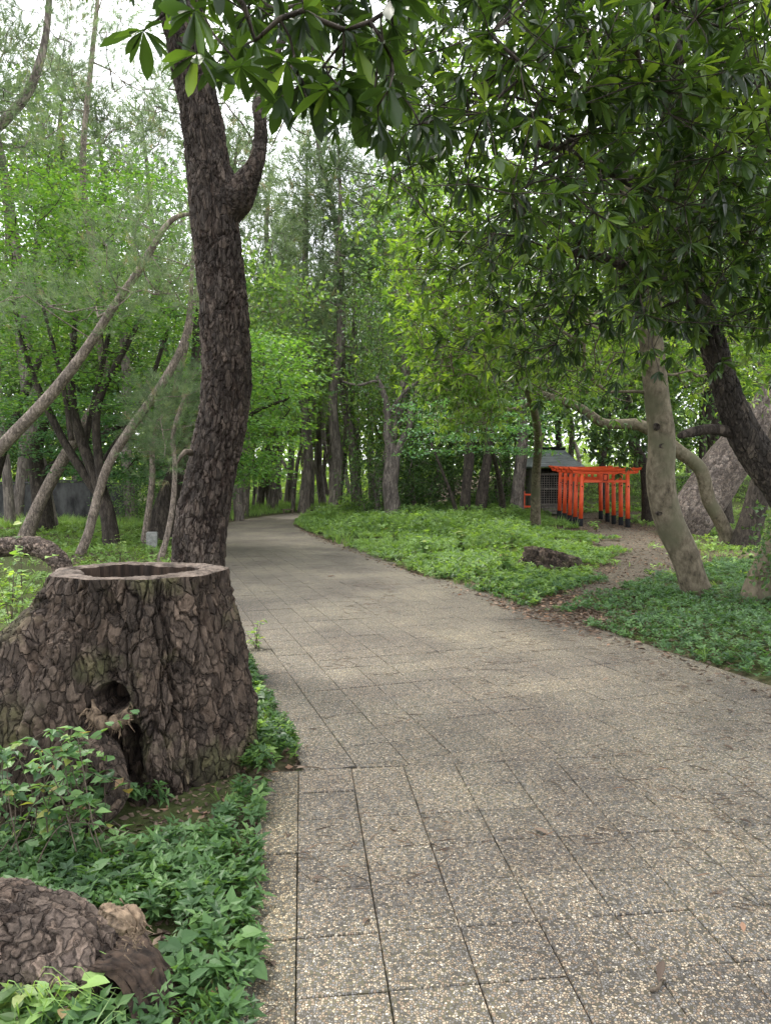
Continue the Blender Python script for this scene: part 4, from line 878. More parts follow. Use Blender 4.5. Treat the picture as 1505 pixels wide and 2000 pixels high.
for x, y, w_, h_ in ((1296, 871, .055, .03), (1283, 833, .03, .035), (1311, 850, .05, .028), (1288, 1003, .03, .02)):
    m_ = MB(); kk_ = 14; dk = 9.3 - .155 - .0; c_ = at(x, y, dk); off_ = abs(x - np.interp(y, [700, 790, 860, 930, 985, 1025, 1080, 1135], [1273, 1283, 1292, 1288, 1296, 1308, 1334, 1352])) / 27; c_[1] += .17 * (1 - sqrt(max(0, 1 - min(off_, .95) ** 2)))
    for r_ in range(7):
        u = r_ / 6; a_ = np.arange(kk_) * 2 * pi / kk_; k_ = [1.5, 1.15, .95, .8, .6, .35, .02][r_]; yv = [.03, -.008, -.016, -.012, .002, .008, .010][r_]; m_.add(np.stack([c_[0] + w_ * k_ * np.cos(a_) * (1 + .12 * np.sin(3 * a_ + x)), np.full(kk_, c_[1] + yv), c_[2] + h_ * k_ * np.sin(a_)], 1) - ta)
    m_.q.append(np.array([(r_ * kk_ + j, r_ * kk_ + (j + 1) % kk_, (r_ + 1) * kk_ + (j + 1) % kk_, (r_ + 1) * kk_ + j) for r_ in range(6) for j in range(kk_)])[:, ::-1]); m_.build('knot', 'bark_dark', T_A)
# --- bright bush-like tree at the crown's left edge
rng = np.random.default_rng(41); C = px_centres(rng, 190, 770, 960, 440, 830, 10.5, 13, lambda x, y: x > np.interp(y, [470, 600, 700, 820], [775, 800, 850, 850]) )
C2 = px_centres(rng, 120, 930, 1260, 560, 770, 12, 15)
P, R = trunkpts([(1045, 1010, 18, 22), (1046, 930, 17, 21), (1050, 850, 16, 19), (1030, 760, 15, 16), (980, 660, 12, 13), (900, 560, 9, 12)], 14)
tree_from('evergreen_tree', 'light grey slim trunk in front of the shrine wall with bright yellow green foliage above', 'tree', [(P, R)], 'bark_smooth', np.vstack([C, C2]), 'gloss2', 'whorl', 41, 16, fol=dict(n=6, rad=.42, leaves=8, size=.12, tpl=SMALLN), reach=dict(step=.7))
# --- curving limb tree
P, R = trunkpts([(1422, 1064, 32), (1416, 1040, 27), (1402, 1010, 26), (1382, 975, 26), (1374, 935, 26), (1360, 908, 26), (1325, 882, 26), (1285, 850, 24), (1240, 828, 22), (1180, 828, 19), (1130, 795, 17), (1080, 778, 15), (1035, 760, 12), (1000, 742, 9)], 17.0)
P2b = trunkpts([(1048, 766, 11), (1030, 790, 9), (1000, 800, 8), (968, 794, 6)], 16.8); rng = np.random.default_rng(51)
C = px_centres(rng, 70, 930, 1240, 640, 790, 14.5, 18)
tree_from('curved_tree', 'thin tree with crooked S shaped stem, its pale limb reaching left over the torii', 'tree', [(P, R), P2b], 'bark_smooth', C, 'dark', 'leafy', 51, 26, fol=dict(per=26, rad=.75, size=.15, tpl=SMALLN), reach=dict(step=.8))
# --- thick leaning pine
P, R = trunkpts([(1338, 1050, 66), (1352, 1008, 88), (1385, 955, 88), (1422, 900, 84), (1462, 848, 72), (1500, 785, 56), (1550, 700, 48), (1600, 560, 40), (1610, 400, 30)], 20.0); rng = np.random.default_rng(61)
tree_from('leaning_pine', 'very thick grey pine trunk leaning steeply to the right behind the crooked thin stem', 'tree', [(P, R)], 'bark_far', px_centres(rng, 50, 1380, 1900, 150, 620, 17, 24), 'needle', 'tuft', 61, 20, fol=dict(per=12, rad=1.0, size=.24, tpl=tpl_tuft(12, 1.0, .022)), plate=(120, 220, 5, 3.4, .022, 'greypine'), reach=dict(step=1.))
P, R = trunkpts([(1412, 985, 34), (1408, 950, 30), (1400, 900, 28), (1390, 830, 26), (1380, 700, 20)], 23.5); rng = np.random.default_rng(62)
tree_from('evergreen_tree', 'dark short trunk standing right behind the thick leaning pine', 'tree', [(P, R)], 'bark_dark', px_centres(rng, 60, 1280, 1520, 700, 850, 21, 25, ), 'dark', 'leafy', 62, 10, fol=dict(per=26, rad=.9, size=.17, tpl=SMALLN))
P, R = trunkpts([(1450, 1074, 46), (1468, 1010, 44), (1490, 930, 42), (1515, 860, 38), (1550, 740, 34), (1570, 560, 28)], 16.5); rng = np.random.default_rng(63)
tree_from('evergreen_tree', 'dark ridged trunk leaning right, between the crooked stem and the frame edge', 'tree', [(P, R)], 'bark_dark', np.vstack([px_centres(rng, 50, 1400, 1700, 500, 760, 14, 18), px_centres(rng, 30, 1300, 1500, 560, 700, 15, 18)]), 'gloss2', 'leafy', 63, 12, fol=dict(per=26, rad=.8, size=.15, tpl=SMALLN))
P, R = trunkpts([(1474, 1196, 70), (1488, 1140, 62), (1520, 1070, 58), (1570, 980, 52), (1640, 850, 44)], 8.8); rng = np.random.default_rng(64)
tree_from('ivy_tree', 'pale brown trunk foot with dark ivy leaves at the right frame edge', 'tree', [(P, R)], 'bark_smooth', px_centres(rng, 60, 1478, 1600, 930, 1150, 8.2, 8.9, lambda x, y: x > np.interp(y, [930, 1150], [1500, 1455])), 'dark', 'leafy', 64, 12, fol=dict(per=22, rad=.22, size=.065, tpl=LEAF), reach=dict(step=.3), r0=.004)
# --- round the torii and the shrine
P, R = trunkpts([(1268, 1000, 26), (1262, 950, 22), (1256, 905, 20), (1238, 870, 18), (1225, 820, 16), (1222, 740, 12)], 25.5); rng = np.random.default_rng(71)
tree_from('evergreen_tree', 'crooked dark trunk right of the torii with leaf sprays drooping onto the top lintels', 'tree', [(P, R)], 'bark_dark', np.vstack([px_centres(rng, 46, 1155, 1260, 800, 905, 22.3, 24.5, lambda x, y: y < 925 - abs(x - 1205) * .5), px_centres(rng, 30, 1080, 1260, 700, 820, 23, 27)]), 'dark', 'whorl', 71, 10, fol=dict(n=4, rad=.4, leaves=8, size=.24, tpl=SMALLN), reach=dict(step=.8))
P, R = trunkpts([(1006, 1004, 30), (1010, 970, 26), (1014, 920, 24), (1020, 860, 22), (1016, 780, 18), (1000, 600, 12)], 26.5); rng = np.random.default_rng(72)
tree_from('cedar_tree', 'brown ridged trunk just left of the light grey slim one by the shrine', 'tree', [(P, R)], 'bark_pine', px_centres(rng, 60, 940, 1120, 600, 800, 25, 29), 'dark', 'leafy', 72, 10, fol=dict(per=26, rad=.9, size=.2, tpl=SMALLN))
# --- the snag with forked top
P, R = trunkpts([(768, 1022, 34), (766, 985, 29), (761, 945, 28), (766, 905, 31), (764, 880, 24), (756, 850, 17), (757, 800, 14), (746, 760, 10), (736, 735, 7)], 26); F2 = trunkpts([(770, 905, 20), (782, 868, 14), (800, 830, 11), (802, 790, 10), (822, 750, 8)], 26); rng = np.random.default_rng(81)
F3 = trunkpts([(750, 760, 8), (735, 745, 6), (700, 752, 5), (668, 745, 4)], 26); F4 = trunkpts([(762, 805, 8), (790, 765, 7), (830, 735, 6)], 26)
tree_from('forked_tree', 'gnarled forked tree with a torn hollow fork, standing alone on the bank', 'tree', [(P, R), F2, F3, F4], 'bark_pine', np.vstack([px_centres(rng, 90, 690, 880, 560, 760, 24, 28), px_centres(rng, 40, 690, 860, 760, 900, 27, 29)]), 'dark', 'leafy', 81, 16, lump=.5, fol=dict(per=30, rad=.9, size=.16, tpl=SMALLN))
for i, (L, Y, lab) in enumerate((([(907, 1000, 20), (910, 950, 18), (918, 890, 16), (915, 800, 12)], 25, 'dark straight trunk under the layered maple, left one of a close pair'), ([(936, 992, 22), (944, 940, 20), (952, 890, 18), (958, 800, 13)], 26, 'dark trunk under the layered maple, right one of a close pair'), ([(896, 1006, 8), (880, 965, 7), (862, 918, 6), (840, 860, 4)], 24, 'very thin dark stem leaning left beside the close pair of dark trunks'))):
    rng = np.random.default_rng(90 + i); P, R = trunkpts(L, Y)
    if i < 2: tree_from('evergreen_tree', lab, 'tree', [(P, R)], 'bark_dark', px_centres(rng, 45, 840, 1020, 620, 830, 24, 29), 'dark', 'leafy', 91 + i, 8, fol=dict(per=24, rad=1., size=.19, tpl=SMALLN))
    else: tree_from('thin_tree', lab, 'tree', [(P, R)], 'bark_dark', px_centres(rng, 12, 800, 880, 800, 870, 23, 25), 'dark', 'leafy', 95, 8, fol=dict(per=18, rad=.5, size=.13, tpl=SMALLN))
def layers(rng, n, x0, x1, y0, y1, Y0, Y1, f=None, tiers=6):
    """points gathered on slightly drooping tiers, as a maple holds its sprays"""
    out = []
    while len(out) < n:
        k = rng.integers(tiers); yy_ = y0 + (y1 - y0) * (k + .5 + rng.normal() * .12) / tiers; x = rng.uniform(x0, x1); yy_ += abs(x - (x0 + x1) / 2) / (x1 - x0) * (y1 - y0) / tiers * 1.2
        if f is None or f(x, yy_): out.append(at(x, yy_, rng.uniform(Y0, Y1)))
    return np.array(out)
rng = np.random.default_rng(97); P, R = trunkpts([(985, 1000, 12, 24), (975, 940, 10, 23), (960, 880, 8, 22)], 23)
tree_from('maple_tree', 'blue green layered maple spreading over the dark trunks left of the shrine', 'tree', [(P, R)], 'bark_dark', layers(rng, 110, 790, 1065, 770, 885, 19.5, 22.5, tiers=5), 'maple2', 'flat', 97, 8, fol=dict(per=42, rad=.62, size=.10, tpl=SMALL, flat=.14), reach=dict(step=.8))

# --- left side: maples
rng = np.random.default_rng(101); s0 = base_at(215, 1062)
def stem(L, Y): return trunkpts(L, Y)
ST = [stem([(218, 1050, 30), (205, 980, 26), (160, 860, 20), (140, 760, 14), (150, 600, 9)], 16.5), stem([(210, 990, 20), (130, 870, 16), (60, 720, 12), (20, 560, 7)], 16.6), stem([(200, 960, 18), (190, 800, 15), (245, 680, 11), (300, 580, 7)], 16.3),
      stem([(165, 870, 13), (190, 760, 11), (215, 640, 8), (235, 520, 5)], 16.8), stem([(205, 900, 13), (280, 780, 10), (330, 640, 7)], 16.9), stem([(140, 860, 12), (125, 760, 10), (85, 600, 6)], 16)]
C = np.vstack([layers(rng, 300, -40, 370, 300, 640, 14.5, 19, lambda x, y: y > np.interp(x, [0, 60, 200, 300, 370], [360, 300, 330, 280, 330]), 9), layers(rng, 130, -60, 360, 560, 800, 15, 19, None, 5)])
tree_from('maple_tree', 'bright green many stemmed maple filling the wood behind the leaning pines', 'tree', ST, 'bark_dark', C, 'maple', 'flat', 101, 12, fol=dict(per=46, rad=.75, size=.105, tpl=SMALL, flat=.22), reach=dict(step=.8))
rng = np.random.default_rng(102)
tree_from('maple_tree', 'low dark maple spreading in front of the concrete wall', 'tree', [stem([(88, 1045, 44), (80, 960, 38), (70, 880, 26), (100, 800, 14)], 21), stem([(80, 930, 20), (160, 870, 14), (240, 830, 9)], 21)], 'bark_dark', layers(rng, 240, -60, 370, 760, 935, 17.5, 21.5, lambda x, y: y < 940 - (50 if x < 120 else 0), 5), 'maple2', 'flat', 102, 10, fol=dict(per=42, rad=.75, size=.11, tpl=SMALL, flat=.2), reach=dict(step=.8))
rng = np.random.default_rng(103)
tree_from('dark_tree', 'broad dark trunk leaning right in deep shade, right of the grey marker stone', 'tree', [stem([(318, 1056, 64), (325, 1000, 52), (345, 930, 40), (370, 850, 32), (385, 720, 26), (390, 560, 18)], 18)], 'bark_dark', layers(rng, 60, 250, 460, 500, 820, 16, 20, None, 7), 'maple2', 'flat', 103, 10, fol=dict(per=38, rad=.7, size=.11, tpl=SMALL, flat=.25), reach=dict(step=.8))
rng = np.random.default_rng(104)
tree_from('maple_tree', 'dark green maple drooping over the path right of the big pine', 'tree', [stem([(405, 1052, 30), (410, 960, 24), (430, 860, 18), (470, 760, 12)], 17), stem([(430, 880, 12), (490, 810, 8), (560, 780, 5)], 16.5)], 'bark_dark',
          np.vstack([layers(rng, 150, 420, 580, 640, 900, 14, 18, lambda x, y: x < np.interp(y, [640, 700, 800, 870, 940], [560, 585, 580, 570, 540]), 8), layers(rng, 40, 440, 520, 880, 950, 14.5, 17, lambda x, y: y < 955 - (x - 440) * .3, 3)]), 'maple', 'flat', 104, 10, fol=dict(per=44, rad=.6, size=.10, tpl=SMALL, flat=.18), reach=dict(step=.8))
# --- left side: pines
T12 = tpl_tuft(26, 1.15, .015, 3)
PINES = [
 ('reddish young pine leaning steeply right, its top ending against the big pine', [(-330, 1150, 40), (-180, 1030, 36), (-60, 935, 33), (30, 845, 31), (105, 765, 28), (170, 680, 24), (215, 610, 21), (270, 530, 18), (318, 450, 14), (345, 424, 12), (372, 418, 9)], 12.0, [(150, 480, 380, 620, 26), (-60, 360, 540, 640, 26)], 'bark_red'),
 ('crooked pine rising from behind the arched limb, bending twice on its way to the sky', [(48, 1052, 36), (66, 1010, 32), (92, 955, 30), (128, 890, 29), (165, 830, 27), (196, 770, 25), (205, 715, 24), (192, 655, 22), (200, 600, 17), (182, 490, 17), (162, 350, 15), (168, 230, 14), (182, 90, 12), (195, -40, 9)], 17.5, [(60, 330, 60, 330, 60), (40, 260, -150, 80, 26)], 'bark_red'),
 ('slim crooked pine standing directly behind the hollow stump rim', [(150, 1096, 26), (172, 1045, 23), (190, 975, 22), (212, 908, 22), (252, 842, 22), (305, 768, 21), (345, 700, 19), (366, 640, 15), (374, 560, 11), (378, 460, 7)], 14.0, [(270, 420, 720, 860, 34), (250, 400, 380, 600, 20)], 'bark_red'),
 ('second slim pine running beside the crooked one toward the big trunk', [(280, 1068, 15), (292, 985, 15), (298, 930, 15), (300, 860, 13), (330, 800, 12), (352, 720, 14), (372, 640, 12), (385, 560, 8)], 16.5, [(230, 400, 760, 900, 24)], 'bark_red'),
 ('thin bent pine sapling at the left foot of the big pine', [(312, 1098, 16), (326, 1050, 14), (338, 985, 13), (342, 910, 12), (338, 850, 12), (352, 800, 10), (362, 770, 7)], 13.5, [(280, 390, 770, 900, 16)], 'bark_red'),
 ('tall grey pine curving up in the top left corner', [(-420, 1110, 44), (-300, 800, 38), (-180, 500, 32), (-60, 300, 27), (10, 235, 24), (58, 175, 21), (85, 95, 17), (95, 20, 15), (100, -80, 10)], 15.0, [(-80, 190, -120, 210, 60), (-80, 60, 180, 420, 26)], 'bark_far'),
 ('dark leaning pine trunk between the maple stems near the left frame edge', [(-40, 1060, 30), (0, 900, 24), (30, 820, 22), (60, 740, 20), (85, 690, 12)], 20.0, [(-60, 90, 560, 800, 26)], 'bark_dark'),
]
for i, (lab, L, Y, boxes, bk) in enumerate(PINES):
    rng = np.random.default_rng(120 + i); P, R = trunkpts(L, Y); R = R * .78; C = np.vstack([px_centres(rng, int(b_[4] * 1.3), b_[0], b_[1], b_[2], b_[3], Y - 1.8, Y + 1.8) for b_ in boxes])
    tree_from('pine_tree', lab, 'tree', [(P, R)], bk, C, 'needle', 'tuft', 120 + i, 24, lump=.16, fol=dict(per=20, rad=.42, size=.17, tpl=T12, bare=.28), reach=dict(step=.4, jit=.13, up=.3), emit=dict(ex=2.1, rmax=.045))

# --- forest trees of a few kinds, copied
TF = tpl_tuft(13, 1.05, .030, 5)
def proto_pine(seed, H, lean, bare=.45):
    rng = np.random.default_rng(seed); x = 0; P = []
    for k in range(7): P.append([lean * (k / 6) ** 1.3 * H * .12 + rng.normal() * .12 * (k > 0), rng.normal() * .12 * (k > 0), -.3 + (H + .3) * k / 6])
    sk = Skel(seed); sk.add_trunk(P, [.24, .19, .17, .15, .12, .09, .03], 22); C = []
    for k in range(92):
        u = bare + (1 - bare) * rng.random() ** .8; r = (1.15 - u) * H * .26 * (.35 + .65 * rng.random()); a_ = rng.uniform(0, 2 * pi); c = np.array(P[int(u * 6)]); C.append([c[0] + r * cos(a_), c[1] + r * sin(a_), u * H + .3])
    sk.reach(C, step=.9, up=.15); tb, cb = MB(), MB(); sk.emit(tb, .014, ns=5, trunk_ns=12, lump=.15); foliage(cb, sk, 'tuft', rng, 13, .62, .34, TF)
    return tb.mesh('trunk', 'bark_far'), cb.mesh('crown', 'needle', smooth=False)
def proto_broad(seed, H, W_, mat, low=.2, n=130, per=62, size=.2, bark='bark_far', rad=.95):
    rng = np.random.default_rng(seed); sk = Skel(seed); P = [[rng.normal() * .15 * (k > 0), rng.normal() * .15 * (k > 0), -.3 + (H * .8 + .3) * k / 5] for k in range(6)]
    sk.add_trunk(P, [.2, .15, .13, .1, .06, .02], 16); C = []
    while len(C) < n:
        q = rng.uniform(-1, 1, 3)
        if .25 < q @ q < 1 and rng.random() < .85: C.append([q[0] * W_, q[1] * W_, H * (low + 1) / 2 + q[2] * H * (1 - low) / 2])
    sk.reach(C, step=1.); tb, cb = MB(), MB(); sk.emit(tb, .012, ns=5, trunk_ns=12, lump=.2); foliage(cb, sk, 'leafy', rng, per=per, rad=rad, size=size, tpl=SMALL, flat=.55)
    return tb.mesh('trunk', bark), cb.mesh('crown', mat, smooth=False)
PP = [proto_pine(201, 14, 1), proto_pine(202, 15.5, -1.2, .52), proto_pine(203, 13, .3, .38)]
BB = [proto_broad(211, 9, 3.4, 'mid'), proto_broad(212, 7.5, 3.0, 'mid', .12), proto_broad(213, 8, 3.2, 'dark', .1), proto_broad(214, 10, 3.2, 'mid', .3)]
SB = [proto_broad(221, 3.2, 1.9, 'dark', .02, 60, 50, .13, rad=.6), proto_broad(222, 2.6, 1.9, 'mid', .0, 60, 50, .12, rad=.6)]
def plant(pr, x, y, s, rz, name, label, cat='tree', group=None, tilt=(0, 0), sz=1.):
    t_ = thing(name, label, cat, (x, y, gz(x, y)), rz, group); t_.rotation_euler = (tilt[0], tilt[1], rz); t_.scale = (s, s, s * sz)
    link('trunk', pr[0], t_); link('crown', pr[1], t_); return t_
rng = np.random.default_rng(300)
MID = [  # px, Y, proto, scale, label
 (605, 38, PP[0], 1.0, 'straight dark pine at the right side of the path bend'), (655, 36, PP[1], 1.0, 'tall pine with a straight bare trunk behind the bank, right of the path bend'), (632, 41, PP[2], 1.05, 'slender pine close behind the tall straight one at the bend'),
 (694, 39, PP[0], 1.05, 'straight pine partly hidden by dark shrubs left of the forked tree'), (735, 44, PP[1], 1.0, 'pine standing behind the forked tree'), (560, 44, PP[2], 1.1, 'pine over the tiny bench'), (505, 40, PP[1], 1.0, 'pine beyond the grass left of the bend'), (800, 40, PP[2], 1.1, 'pine right behind the crown of the forked tree')]
for px, Y, pr, s, lab in MID: p_ = gp(px, 1000) ; plant(pr, at(px, 950, Y)[0], Y, s, rng.uniform(0, 6), 'pine_tree', lab)
BR = [(530, 40, BB[3], 1.15, 'light green leafy tree left of the tall straight pines'), (470, 27, BB[3], 1.0, 'tall leafy tree rising behind the big pine'), (800, 34, BB[1], 1.1, 'leafy tree between the forked snag and the evergreen'), (650, 62, BB[3], 1.2, 'round leafy tree deep in the wood behind the straight pines'),
      (880, 36, BB[2], 1.1, 'dark dense evergreen behind the pair of dark trunks'), (990, 38, BB[2], 1.1, 'dark dense evergreen behind the shrine roof'), (1110, 40, BB[0], 1.1, 'light leafy tree behind the shrine ridge'), (1240, 42, BB[2], 1., 'dark evergreen on the bright rise beyond the torii'), (1380, 40, BB[2], 1.05, 'dark evergreen on the rise behind the thick leaning pine'), (1530, 34, BB[1], 1.2, 'leafy tree on the rise near the right frame edge'),
      (-60, 30, BB[2], 1.1, 'dark evergreen behind the wall at the left frame edge'), (80, 33, BB[1], 1.2, 'leafy tree behind the wall and the low maple'), (200, 31, BB[2], 1.0, 'dark evergreen behind the middle of the wall'), (310, 34, BB[0], 1.1, 'leafy tree beyond the end of the wall'), (400, 36, BB[2], 1.1, 'dark evergreen hidden behind the big pine')]
for px, Y, pr, s, lab in BR: plant(pr, at(px, 950, Y)[0], Y, s, rng.uniform(0, 6), 'leafy_tree', lab)
for px, Y, s, lab in ((30, 27, 1.05, 'tall pine over the left end of the wall'), (150, 30, 1.1, 'tall pine behind the bright maple crown'), (260, 26, 1.0, 'tall pine behind the leaning young pines'), (330, 31, 1.15, 'tall pine just left of the big pine crown'), (470, 30, 1.2, 'tall pine whose top shows under the hanging leaves'), (590, 33, 1.25, 'pine with sparse upper boughs over the path bend'), (700, 34, 1.25, 'pine whose top meets the right evergreen crown'), (530, 38, 1.35, 'very tall pine showing between the big pine limb and the hanging leaves'), (650, 31, 1.2, 'tall pine with a rounded top in the middle of the sky gap'), (760, 30, 1.2, 'tall pine half hidden by the edge of the evergreen crown'), (820, 36, 1.4, 'very tall pine behind the bright foliage'), (420, 27, 1.25, 'tall pine directly behind the big pine trunk'), (100, 22, 1.15, 'tall pine in front of the taller ones at the upper left')):
    plant(PP[int(rng.integers(3))], at(px, 950, Y)[0], Y, s, rng.uniform(0, 6), 'pine_tree', lab)
HI = [proto_broad(231, 14, 4.2, 'dark', .36, 170, 60, .22, 'bark_dark', 1.1), proto_broad(232, 15, 4.4, 'mid', .4, 170, 60, .22, 'bark_far', 1.1), proto_broad(233, 13, 4.0, 'gloss2', .36, 170, 60, .2, 'bark_dark', 1.05)]
for px, Y, k, s, lab in ((905, 30, 1, 1., 'tall leafy tree rising over the bright foliage left of the shrine'), (1090, 33, 0, 1., 'tall dark evergreen high behind the shrine'), (1290, 24, 0, .9, 'tall dark evergreen hidden behind the pale leaning trunk'), (1420, 27, 1, 1., 'tall leafy tree over the rise behind the thick leaning pine'), (1560, 21, 0, 1., 'tall dark evergreen outside the right frame edge'), (1180, 30, 2, .95, 'tall bright leafed tree over the torii row'), (1360, 31, 2, 1., 'tall bright leafed tree behind the crooked stem'),
      (20, 24, 1, .95, 'tall leafy tree at the left frame edge behind the maple'), (-60, 36, 0, 1., 'tall dark evergreen far behind the wall'), (160, 38, 1, .95, 'tall leafy tree far behind the wall'), (300, 42, 1, 1., 'tall leafy tree in the gap left of the big pine'), (520, 50, 1, 1., 'tall leafy tree in the far wood over the bench'), (640, 60, 2, 1.1, 'tall bright leafed tree closing the view above the bend')):
    plant(HI[k], at(px, 950, Y)[0], Y, s, rng.uniform(0, 6), 'leafy_tree', lab)
SH_ = [(735, 29, SB[0], .8, 'dark shrub at the left of the forked tree'), (805, 30, SB[0], .9, 'dark shrub right of the forked tree'), (850, 31, SB[0], .9, 'dark shrub behind the thin leaning stem'), (975, 31, SB[0], .9, 'dark shrub left of the ridged brown trunk'), (1300, 31, SB[0], .8, 'dark shrub behind the pale leaning trunk'), (350, 24, SB[0], .9, 'dark shrub at the wall end behind the broad dark trunk'), (250, 26, SB[0], .6, 'dark shrub in front of the wall end')]
for px, Y, pr, s, lab in SH_: plant(pr, at(px, 950, Y)[0], Y, s, rng.uniform(0, 6), 'shrub', lab, 'shrub')
g1_ = 'pines of the far grove beyond the path bend'
for k in range(38):
    Y = rng.uniform(42, 72); px = rng.uniform(430, 790) if k < 24 else rng.uniform(-100, 1500); x = at(px, 950, Y)[0]; s = rng.uniform(.75, 1.0)
    zone = 'left of the tiny bench' if px < 550 else 'behind the tall straight pines' if px < 690 else 'behind the forked tree' if px < 900 else 'behind the shrine side'
    plant(PP[k % 3], x, Y, s, rng.uniform(0, 6), 'far_pine', ('slender' if s < .86 else 'sturdier') + ' pine in the far grove ' + zone + (' in its front rows' if Y < 56 else ' in its back rows'), 'tree', g1_, (rng.normal() * .12, rng.normal() * .16), rng.uniform(.9, 1.15))
# leaning bare poles seen at the bend
bp = MB(); tube(bp, crom([(0, 0, -.2), (.15, .05, 1.6), (.45, 0, 3.2), (1.1, .1, 5.2)], 12), [.11, .09, .08, .06], 9, lump=.15); bc = MB(); sk = Skel(1); sk.add_trunk([(.45, 0, 3.2), (1.1, .1, 5.2)], [.08, .06], 4); rr_ = np.random.default_rng(2); sk.reach(blob(22, (1.3, 0, 5.6), (1.7, 1.7, .9), rr_), step=.7); sk.emit(bp, .01, trunks=False); foliage(bc, sk, 'tuft', rr_, 8, .5, .3, TF)
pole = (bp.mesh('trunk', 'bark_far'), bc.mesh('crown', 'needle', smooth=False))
for k, (px, Y, rz, s, lab) in enumerate(((494, 37, .0, .8, 'thin pine pole leaning sharply right near the grass verge'), (533, 35, .3, .8, 'upright leaning pine stem left of the tiny bench'), (571, 34, .1, 1.0, 'thicker pine stem leaning right directly over the tiny bench'), (472, 38, 2.8, .7, 'dark young pine stem nearest the big pine on the verge'), (626, 42, .2, .9, 'leaning pine stem crossing behind the straight pines'), (548, 45, 2.6, .8, 'left leaning pine stem far behind the bench'))):
    plant(pole, at(px, 990, Y)[0], Y, s, rz, 'young_pine', lab)
# the wood that closes the view: one mass of leaves far off
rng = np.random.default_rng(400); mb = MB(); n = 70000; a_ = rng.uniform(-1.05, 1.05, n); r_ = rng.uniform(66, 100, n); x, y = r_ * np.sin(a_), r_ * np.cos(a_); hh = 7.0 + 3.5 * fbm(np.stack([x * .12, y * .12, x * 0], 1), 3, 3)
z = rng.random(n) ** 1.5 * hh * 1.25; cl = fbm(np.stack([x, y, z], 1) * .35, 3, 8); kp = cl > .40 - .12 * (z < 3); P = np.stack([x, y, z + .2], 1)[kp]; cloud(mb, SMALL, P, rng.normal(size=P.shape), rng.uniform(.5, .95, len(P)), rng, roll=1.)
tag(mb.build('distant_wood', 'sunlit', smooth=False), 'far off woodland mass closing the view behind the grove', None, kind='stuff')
#@@COVER
# ------------------------------------------------------------------ ground cover
def sprig(n=7, seed=0, tpl=None, flat=.3, hgt=.6):
    r = np.random.default_rng(seed); V, Q, T = [], [], []; off = 0; t0, tt_, tq = tpl
    for k in range(n):
        ph = k * 2.4 + r.uniform(-.3, .3); z = hgt * (.25 + .75 * k / n); el = flat * r.uniform(.2, 1.6); d = np.array([[cos(ph) * cos(el), sin(ph) * cos(el), sin(el)]]); B = basis(d, np.array([0, 0, 1.]), r, .2)[0]
        W = t0 @ B * r.uniform(.7, 1.1) + np.array([0, 0, z]); V.append(W); T += [tuple(np.array(x) + off) for x in tt_]; Q += [tuple(np.array(x) + off) for x in tq]; off += len(W)
    return np.concatenate(V), T, Q
def scatter(mb, tpls, P, S, rng, tilt=.25):
    V0 = np.array([0, 0, 1.]); n = len(P); which = rng.integers(0, len(tpls), n)
    for w_ in range(len(tpls)):
        m_ = which == w_
        if not m_.any(): continue
        p = P[m_]; k = len(p); ph = rng.uniform(0, 2 * pi, k); U = V0 + rng.normal(size=(k, 3)) * tilt; U /= np.linalg.norm(U, axis=1)[:, None]
        X = np.stack([np.cos(ph), np.sin(ph), np.zeros(k)], 1); X -= U * (X * U).sum(1)[:, None]; X /= np.linalg.norm(X, axis=1)[:, None]; Y = np.cross(U, X); B = np.stack([X, Y, U], 1)
        V, T, Q = tpls[w_]; W = np.einsum('kj,njc->nkc', V, B) * S[m_][:, None, None] + p[:, None]; off = (np.arange(k) * len(V))[:, None, None]
        mb.add(W.reshape(-1, 3), (np.array(Q)[None] + off).reshape(-1, 4) if len(Q) else None, (np.array(T)[None] + off).reshape(-1, 3) if len(T) else None, np.repeat(np.clip(rng.random(k) * .7 + .3 * fbm(p * 1.5, 2, 3) * 1.6 - .1, 0, 1), len(V)))
def ok(x, y, pm=.02, tm=.62):
    out = np.maximum(xl(y) - x, x - xr(y)); r = (out > pm) & (trail_d(x, y) + (fbm(np.stack([x, y, x * 0], 1) * 1.9, 4, 71) - .47) * 2.3 > tm) & (np.hypot((x - SC[0]) / 1.05, (y - SC[1]) / .95) > .55) & (np.abs(x) < .62 * y + .7)
    return r & ~((np.abs(x - 7.25) < 1.25) & (y > 19.5) & (y < 28))
def pts(rng, n, x0, x1, y0, y1, f=None, pw=1.):
    y = y0 + (y1 - y0) * rng.random(n) ** pw; x = x0 + (x1 - x0) * rng.random(n); k = ok(x, y) & (f(x, y) if f else True); x, y = x[k], y[k]
    return np.stack([x, y, gh(x, y)], 1)
SP_L = [sprig(8, s, tpl_leaf(.22, .06), .35, .9) for s in range(5)]; SP_S = [sprig(6, s, tpl_small(.26, .05), .35, .9) for s in range(10, 16)]; SP_H = [sprig(6, s, HEART, .15, 1.3) for s in range(20, 24)]
GR = [tpl_tuft(9, .55, .03, s) for s in range(4)]; GR = [(v[:, [1, 2, 0]] * np.array([1, 1, 1]) + np.array([0, 0, .2]), t_, q_) for v, t_, q_ in GR]
rng = np.random.default_rng(500)
